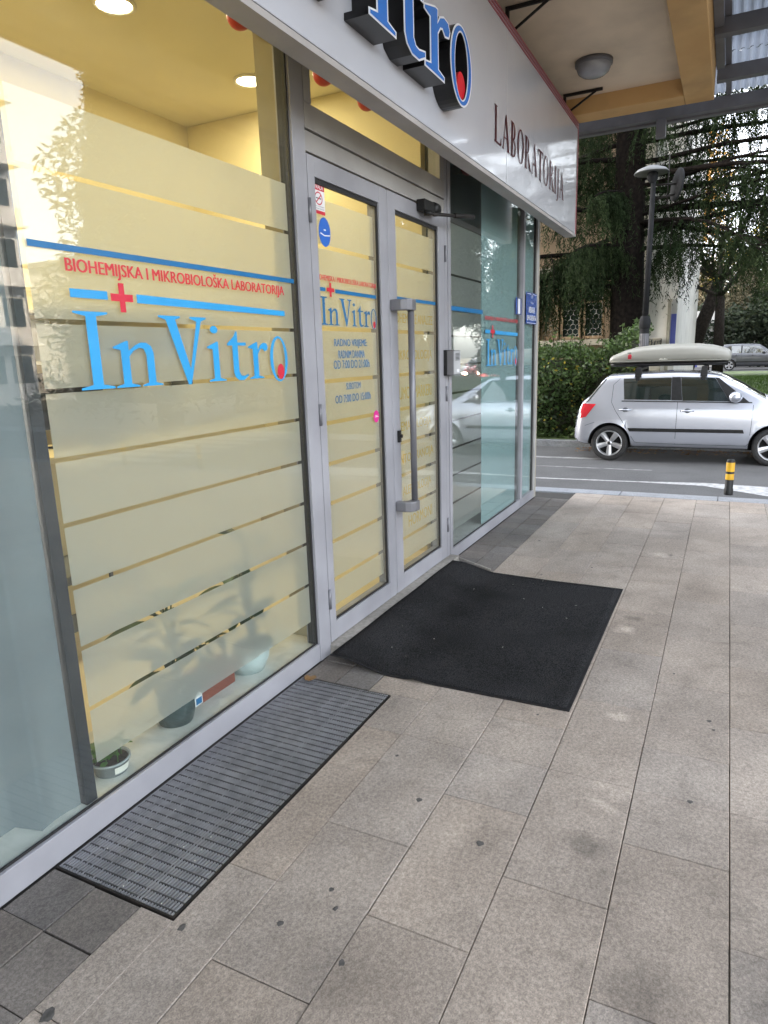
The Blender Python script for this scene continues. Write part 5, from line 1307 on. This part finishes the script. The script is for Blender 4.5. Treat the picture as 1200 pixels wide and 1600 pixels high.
bulk('shoot_leaves', leaf_cloud(np.array(sl2), .045), 4, 'hedge', hd, org(hd), kind='stuff')

hs_ = thing('old_house', 'beige plastered house with a barred triple window behind the hedge', 'house', (22, 7, 0))
part('wall', MB().box(20.0, 30, 4.92, 18, -.3, 9.5).box(20.0, 30, 2.55, 3.13, -.3, 9.5).box(20.0, 30, 3.13, 4.92, -.3, 1.93).box(20.0,30,3.13,4.92,3.34,9.5).box(20.35,30,3.13,4.92,1.93,3.34), 'house', hs_)
part('sill_course', MB().box(19.86, 19.999, 2.55, 18, 1.74, 1.90), 'house_trim', hs_, bevel=.01)
part('cornice', MB().box(19.80, 19.999, 2.55, 18, 3.72, 3.86).box(19.7, 30.2, 2.5, 18, 9.5, 9.7), 'house_trim', hs_, bevel=.01)
part('roof', MB().add([(19.5,2.2,9.7),(19.5,18,9.7),(25,18,12),(25,2.2,12),(30.5,2.2,9.7),(30.5,18,9.7)], [(0,1,2,3),(3,2,5,4),(0,3,4),(1,5,2)]), 'roof_tile', hs_)
for (ya, yb) in ((3.16,3.72),(3.78,4.34),(4.40,4.90)):
    wn = part('window', MB().box(20.10, 20.17, ya, ya+.06, 1.94, 3.33).box(20.10,20.17,yb-.06,yb,1.94,3.33).box(20.10,20.17,ya+.06,yb-.06,1.94,2.0).box(20.10,20.17,ya+.06,yb-.06,3.27,3.33).box(20.10,20.17,ya+.06,yb-.06,2.88,2.93), 'wood_frame', hs_, bevel=.004)
    part('pane', MB().box(20.13, 20.14, ya+.055, yb-.055, 1.995, 3.275), 'dark_pane' if ya < 4.3 else 'wood_frame', wn)
    g = MB(); sz = .085; r_ = 0; z = 2.0
    while z < 3.27:
        y = ya+.06 + (sz*.87 if r_ % 2 else 0)
        while y < yb-.06:
            hexp = [(20.06, min(yb-.05,max(ya+.05,y+sz*math.cos(k*math.pi/3+math.pi/6))), min(3.3,z+sz*math.sin(k*math.pi/3+math.pi/6))) for k in range(4)]
            g.tube(hexp, .006, 4, smooth=False, cap=False); y += sz*1.74
        z += sz*1.5; r_ += 1
    part('grille', g, 'wire', wn)
ww_ = thing('white_house_wing', 'white plastered wing with a narrow recess and blue panel at its corner', 'house', (20, 1.7, 0))
part('wall', MB().box(19.6, 31, 1.28, 1.96, -.3, 11.5), 'house_white', ww_)
part('pilaster', MB().box(19.52, 19.599, 1.99, 2.30, -.3, 11.5).box(19.61, 20.5, 1.962, 2.548, -.3, 11.4), 'house_trim', ww_, bevel=.01)
part('plinth', MB().box(19.48, 19.598, 1.60, 1.985, -.3, 1.86), 'house_trim', ww_, bevel=.01)
part('downpipe', MB().box(19.53, 19.598, 1.42, 1.50, -.3, 2.75).box(19.50, 19.60, 1.40, 1.52, 2.752, 2.82), 'house_trim', ww_, bevel=.006)
part('blue_panel', MB().box(19.585, 19.599, 1.283, 1.41, 1.5, 2.45), 'poster', ww_)
gf = MB()
for k in range(5):
    y = 1.92-k*.075; pts = [(19.475, y+random.uniform(-.03,.03), 1.62+random.uniform(0,.22)) for q in range(5)]; gf.tube(pts, .008, 4)
part('graffiti', gf, 'ink_black', ww_)

# ================================================================== TREES
def branch_path(p, d, length, n, droop, wob=.12):
    pts = [Vector(p)]; d = Vector(d).normalized()
    for k in range(n):
        d = (d + Vector((random.uniform(-wob,wob), random.uniform(-wob,wob), random.uniform(-wob,wob)*.6 - droop/n))).normalized()
        pts.append(pts[-1]+d*length/n)
    return pts
def sprays(path, n, ln, spread, nd, size, wid):
    """hanging needle sprays along a limb -> (k,3,3) triangles"""
    path = np.array([tuple(p) for p in path]); m_ = len(path)-1; out = []
    t = rng.uniform(.15, 1, n)*m_; i = np.minimum(t.astype(int), m_-1); f = (t-i)[:,None]
    base = path[i]*(1-f)+path[i+1]*f
    dirs = np.stack([rng.normal(0,1,n), rng.normal(0,1,n), rng.normal(-.25,.25,n)],1); dirs /= np.linalg.norm(dirs,axis=1)[:,None]
    L_ = ln*rng.uniform(.4,1.25,n)
    q = np.linspace(.05,1,nd)
    # strand: outward then hanging
    out_ = dirs[:,None,:]*(spread*np.sqrt(q))[None,:,None]*L_[:,None,None]
    hang = np.zeros_like(out_); hang[:,:,2] = -(q**1.6)[None,:]*L_[:,None]
    P = base[:,None,:]+out_+hang; P = P.reshape(-1,3); P += rng.normal(0,.02,P.shape)
    k = len(P); a1 = rng.normal(size=(k,3)); a1[:,2] = -np.abs(a1[:,2])*1.6-.3; a1 /= np.linalg.norm(a1,axis=1)[:,None]
    b1 = np.cross(a1, rng.normal(size=(k,3))); b1 /= np.linalg.norm(b1,axis=1)[:,None]
    s_ = size*rng.uniform(.6,1.5,k)[:,None]
    v = np.zeros((k,3,3)); v[:,0] = P-b1*wid; v[:,1] = P+b1*wid; v[:,2] = P+a1*s_
    return v
def cedar(x, y, label, base_r, height, seed, limbs, trunk_path):
    random.seed(seed)
    o = thing('cedar_tree', label, 'tree', (x, y, 0))
    part('trunk', MB().tube(*trunk_path, n=14), 'bark', o)
    tris = []; 
    for (p, d, ln, rad, dr, ns) in limbs:
        pts = branch_path(p, d, ln, 9, dr)
        part('limb', MB().tube(pts, [rad*(1-.85*k/9)+.008 for k in range(10)], 7), 'bark', o)
        tris.append(sprays(pts, int(ns*1.3), .85, .42, 28, .10, .011))
        for q in range(7):
            k = random.randint(2, 8); sdir = Vector((random.uniform(-1,1), random.uniform(-1,1), random.uniform(-.2,.1)))
            sub = branch_path(pts[k], sdir, ln*random.uniform(.18,.40), 5, dr+.35)
            part('twig', MB().tube(sub, [rad*.22,rad*.18,rad*.14,rad*.1,.008,.005], 5), 'bark', o)
            tris.append(sprays(sub, int(ns*.38), .80, .40, 28, .10, .011))
    v = np.concatenate(tris); bulk('foliage', v, 3, 'needle', o, org(o), kind='stuff', n=3)
    return len(v)
limbs = []
random.seed(3)
TX, TY = 16.6, 2.12
def trunk_at(z): return (TX+.03*z, TY+.05*z*.3, z)
for k in range(52):
    z = 3.0 + k*.155 + random.uniform(-.1,.1)
    az = random.choice([random.uniform(-100,-75), random.uniform(70,125), random.uniform(75,115), random.uniform(150,215), random.uniform(-130,-105), random.uniform(-60,-20), random.uniform(20,60)])
    if z < 3.7: az = random.choice([92, 100, 85])
    ln = random.uniform(3.0, 5.2) if abs(az) < 130 else random.uniform(1.4, 2.4); d = (math.cos(R(az)), math.sin(R(az)), random.uniform(.0,.22))
    limbs.append((trunk_at(z), d, ln, random.uniform(.032,.058), random.uniform(.25,.55), 46 if d[1] > .1 else (15 if z > 4.3 else 24)))
# the long dark limbs towards the right
for (z, az, el, ln, rad, ns) in ((4.55,-88,-.02,4.2,.085,20),(4.9,-86,.05,5.0,.065,24),(4.3,-95,-.22,3.6,.06,20),(5.9,-84,.10,4.8,.05,20),(6.4,-92,.0,5.0,.055,24),(5.5,-100,-.05,5.4,.05,24),(3.75,-97,-.04,3.6,.045,36),(6.9,-100,.0,5.0,.05,20)):
    limbs.append((trunk_at(z), (math.cos(R(az)), math.sin(R(az)), el), ln, rad, .12, ns))
cedar(TX, TY, 'tall dark cedar with drooping branches behind the hedge and lamp', .42, 12, 3, limbs,
      ([(TX-.02,TY,-.3),(TX,TY+.02,.8),(TX+.03,TY+.0,2.0),(TX+.06,TY+.05,4),(TX+.10,TY+.10,6.5),(TX+.2,TY+.1,10),(TX+.2,TY+.1,13)], [.50,.40,.36,.33,.29,.2,.06]))
random.seed(12); limbs = []
BX, BY = 19.0, -6.0
for k in range(11):
    z = 3.4+k*.42; az = random.uniform(70, 200); limbs.append(((BX,BY,z), (math.cos(R(az)),math.sin(R(az)),random.uniform(0,.2)), random.uniform(4.2,6.4), .05, random.uniform(.25,.5), 34))
cedar(BX, BY, 'second cedar with hanging sprays standing right of the lamp beyond the lawn', .3, 11, 12, limbs, ([(BX,BY,-.3),(BX,BY,5),(BX,BY,12.5)], [.36,.28,.06]))

def broad_tree(name, label, x, y, z0, th, tr_, crown, nleaf, size, leafmat, seed, barkm='bark2', lean=(0,0), nb=12, leafdens=None, group=None):
    random.seed(seed)
    o = thing(name, label, 'tree', (x, y, z0), group)
    tp = Vector((x+lean[0], y+lean[1], z0+th))
    part('trunk', MB().tube([(x,y,z0-.3),((x+tp.x)/2,(y+tp.y)/2,z0+th*.5),tp], [tr_*1.2,tr_,tr_*.75], 10), barkm, o)
    cx_, cy_, cz_, rx_, ry_, rz_ = crown; ends = []
    lm = MB()
    for k in range(nb):
        an = random.random()*6.28; el = random.uniform(.1,1.2); d = (math.cos(an)*math.cos(el), math.sin(an)*math.cos(el), math.sin(el))
        pts = branch_path(tp, d, random.uniform(.6,1.05)*max(rx_,rz_), 6, -.1, .2); lm.tube(pts, [tr_*.5,tr_*.4,tr_*.3,tr_*.22,tr_*.15,tr_*.1,tr_*.05], 6); ends += pts[2:]
        for q in range(3):
            sub = branch_path(pts[random.randint(2,5)], (random.uniform(-1,1),random.uniform(-1,1),random.uniform(-.2,.8)), random.uniform(.3,.6)*rx_, 4, 0, .25); lm.tube(sub, [tr_*.18,tr_*.14,tr_*.1,tr_*.07,tr_*.03], 5); ends += sub[1:]
    part('limbs', lm, barkm, o)
    if nleaf:
        nc_ = max(10, nleaf//90); cc = []
        for k in range(nc_):
            t = rng.normal(size=3); t /= np.linalg.norm(t); rr = rng.uniform(.35,1)**.6
            cc.append((cx_+t[0]*rx_*rr, cy_+t[1]*ry_*rr, cz_+t[2]*rz_*rr))
        cc = np.array(cc); idx = rng.integers(0, nc_, nleaf); pts = cc[idx]+rng.normal(0, min(rx_,rz_)*.16, (nleaf,3))
        bulk('foliage', leaf_cloud(pts, size), 4, leafmat, o, org(o), kind='stuff')
    return o
# bare tree and leaning trunk by the lawn
def bare_tree(name, label, x, y, z0, seed, th, r0, lean, nyl, spread=1.0, depth=4):
    random.seed(seed); o = thing(name, label, 'tree', (x,y,z0)); tp = Vector((x+lean[0], y+lean[1], z0+th))
    part('trunk', MB().tube([(x,y,z0-.3),((x+tp.x)/2,(y+tp.y)/2,z0+th*.5),tp], [r0*1.15,r0,r0*.85], 10), 'bark2', o)
    tips = []
    lm = MB()
    def grow_(p, d, ln, rad, lev):
        pts = branch_path(p, d, ln, 5, -.08, .16); lm.tube(pts, [rad*(1-.5*k/5) for k in range(6)], 5 if lev else 7, cap=False)
        if lev >= depth-1: tips.extend(pts[1:])
        if lev < depth:
            for q in range(3 if lev < 2 else 4):
                k = random.randint(2,5); nd = (Vector(d).normalized() + Vector((random.uniform(-1,1),random.uniform(-1,1),random.uniform(-.55,.75)))*.75*spread).normalized()
                grow_(pts[k], nd, ln*random.uniform(.5,.75), max(.006,rad*.5), lev+1)
    for k in range(5):
        an = 2*math.pi*k/5+random.uniform(-.4,.4); grow_(tp, (math.cos(an)*.8, math.sin(an)*.8, random.uniform(.35,.9)), random.uniform(2.2,3.2), r0*.42, 0)
    part('limbs', lm, 'bark2', o)
    if nyl:
        base = np.array([tuple(random.choice(tips)) for _ in range(nyl//7)]); pts = base[rng.integers(0,len(base),nyl)]+rng.normal(0,.16,(nyl,3))
        bulk('foliage', leaf_cloud(pts, .07), 4, 'yellowleaf', o, org(o), kind='stuff')
    return o
bare_tree('bare_tree', 'bare branched tree with a few yellow leaves beyond the lawn', 29, .35, .5, 4, 2.9, .18, (0,.1), 900)
bare_tree('leaning_tree', 'dark leaning trunk left of the bare tree', 31, 1.7, .5, 6, 3.6, .27, (0,-1.15), 120)
bare_tree('bare_tree', 'bare tree with thin yellow foliage at the right edge beyond the lawn', 33, -2.6, .45, 9, 2.6, .2, (0,.3), 1700)
broad_tree('golden_tree', 'sunlit golden leaved tree glowing through the cedar', 58, 5.2, .2, 6, .4, (58,5.2,13.0,4.0,4.4,5.2), 9000, .17, 'goldleaf', 15)
for k, (x, y, h, rx_, lab) in enumerate(((54,-2.5,3.6,3.0,'dark green bushy tree behind the grey parked car'),(57,-7,5.0,3.6,'dark green bushy tree right of the grey parked car'),(62,1.8,3.4,2.6,'low green bushy tree behind the bare tree'))):
    broad_tree('bushy_tree', lab, x, y, .1, 1.2, .25, (x,y,h*.75,rx_,rx_,h*.62), 7000, .16, 'farleaf', 30+k)
M['duskleaf'] = pmat('brown_olive_leaf', (0.075, 0.065, 0.042), (0.11, 0.10, 0.055), scale=.5, rough=0.8, island=0.4, trans=0.3)
for k, (x, y, h, rx_, lab) in enumerate(((66,-2.6,8.6,3.4,'tall brown olive tree far behind the grey parked car'),(70,1.0,9.2,3.4,'tall brown olive tree far behind the bare tree'),(68,-7.0,10,4.0,'tall brown olive tree far off at the right edge'))):
    broad_tree('autumn_tree', lab, x, y, .1, 2.2, .28, (x,y,h*.58,rx_,rx_,h*.42), 9000, .17, 'duskleaf', 60+k, nb=16)
def conifer(label, x, y, z0, h, rad, n, seed, size=.105, base=.10):
    random.seed(seed); o = thing('conifer', label, 'tree', (x,y,z0), None)
    part('trunk', MB().tube([(x,y,z0-.3),(x,y,z0+h*.5),(x,y,z0+h)], [.35,.22,.04], 10), 'bark', o)
    part('opaque_core', MB().lathe([(.05,z0+h*(base-.02))]+[(rad*(1-q)**.75*(.80+.08*math.sin(q*40)), z0+h*q) for q in np.linspace(base,.97,16)], (x,y,0), 'z', 16), 'hedge_in', o)  # solid dark core added to block sky showing through the crown
    t = base+(1-base)*rng.uniform(0,1,n)**.9; zz = z0+h*t; rr = rad*(1-t)**.75*rng.uniform(.55,1.0,n)**.6*(1+.16*np.sin(zz*2.3)); an = rng.uniform(0,6.283,n)
    lob = 1+.22*np.sin(an*5+zz*1.4); P = np.stack([x+rr*lob*np.cos(an), y+rr*lob*np.sin(an), zz-.12*rr],1)
    bulk('foliage', leaf_cloud(P, size, .6, .3), 4, 'needle2', o, org(o), kind='stuff')
# trees across the main road (seen in the panes)
for k, (x, y, h, rad, n, lab) in enumerate(((13.0,-9.6+.9,11.5,3.1,26000,'broad dark conifer at the corner of the main road'),(20,-12+3.0,12.5,3.4,30000,'tall dark conifer beyond the side road'),(16.4,-8.9,12.5,2.9,24000,'dark conifer squeezed between the corner conifer and its tall neighbour'),(23.5,-10.6,12,3.3,24000,'dark conifer between the side road and the main road lawn'),(28.5,-10.6,11,3.2,24000,'dark conifer further along the main road lawn'),(36,-6.5,9,2.6,14000,'smaller conifer at the far end of the lawn'))):
    conifer(lab, x, y, -.3, h, rad, n, 40+k)
conifer('high crowned conifer on the lawn in front of the oncoming cars', 31, -8.2, -.1, 10.5, 3.4, 16000, 71, base=.30)
conifer('high crowned conifer at the lawn edge behind its high crowned neighbour', 34, -10.2, -.1, 11, 3.6, 16000, 72, base=.30)
# buildings across the main road
def block(name, label, x0, x1, y0, y1, h, storeys, wall, face='y', nwin=6):
    o = thing(name, label, 'building', ((x0+x1)/2,(y0+y1)/2,0))
    part('wall', MB().box(x0,x1,y0,y1,-.4,h), wall, o); part('roof', MB().box(x0-.3,x1+.3,y0-.3,y1+.3,h+.001,h+.3), 'house_trim', o)
    sh = h/storeys
    for s_ in range(storeys):
        part('balcony_slab', MB().box(x0-.05, x1+.05, y1+.001, y1+1.0, s_*sh+sh*.95-.12, s_*sh+sh*.95), wall, o)
        part('balcony_wall', MB().box(x0+.3, x1-.3, y1+.92, y1+1.0, s_*sh+sh*.951, s_*sh+sh*1.22), wall, o)
        for k in range(nwin):
            xx_ = x0+(x1-x0)*(k+.5)/nwin; part('window', MB().box(xx_-.6, xx_+.6, y1+.002, y1+.06, s_*sh+.8, s_*sh+2.3), 'dark_pane', o)
    return o
block('apartment_building', 'white apartment block with balcony bands across the main road', 17, 27, -42, -32, 15.5, 5, 'apartment')
block('apartment_building', 'low pale building behind the conifers across the main road', 30, 46, -40, -30, 7.5, 2, 'apartment')
block('old_building', 'grey three storey building opposite the far left pane', 2, 14.5, -40, -28, 10, 3, 'facade')
block('far_building', 'pale building far behind the white house wing', 70, 84, 3.5, 16, 13, 4, 'house_white')
block('apartment_building', 'unseen apartment block added behind the old house to shade the far trees', 34, 60, 11, 24, 15, 5, 'house_white', nwin=8)  # added out of sight to keep the sun off the bushes and far car
low = thing('pale_shed', 'low pale blue building behind the leaning trunk', 'building', (48, 3.2, .2))
part('wall', MB().box(60, 66, 1.2, 6.4, -.3, 4.3), 'house_white', low); part('door', MB().box(59.95, 59.999, 2.2, 3.2, 0, 2.2), 'poster', low)
random.seed(7)
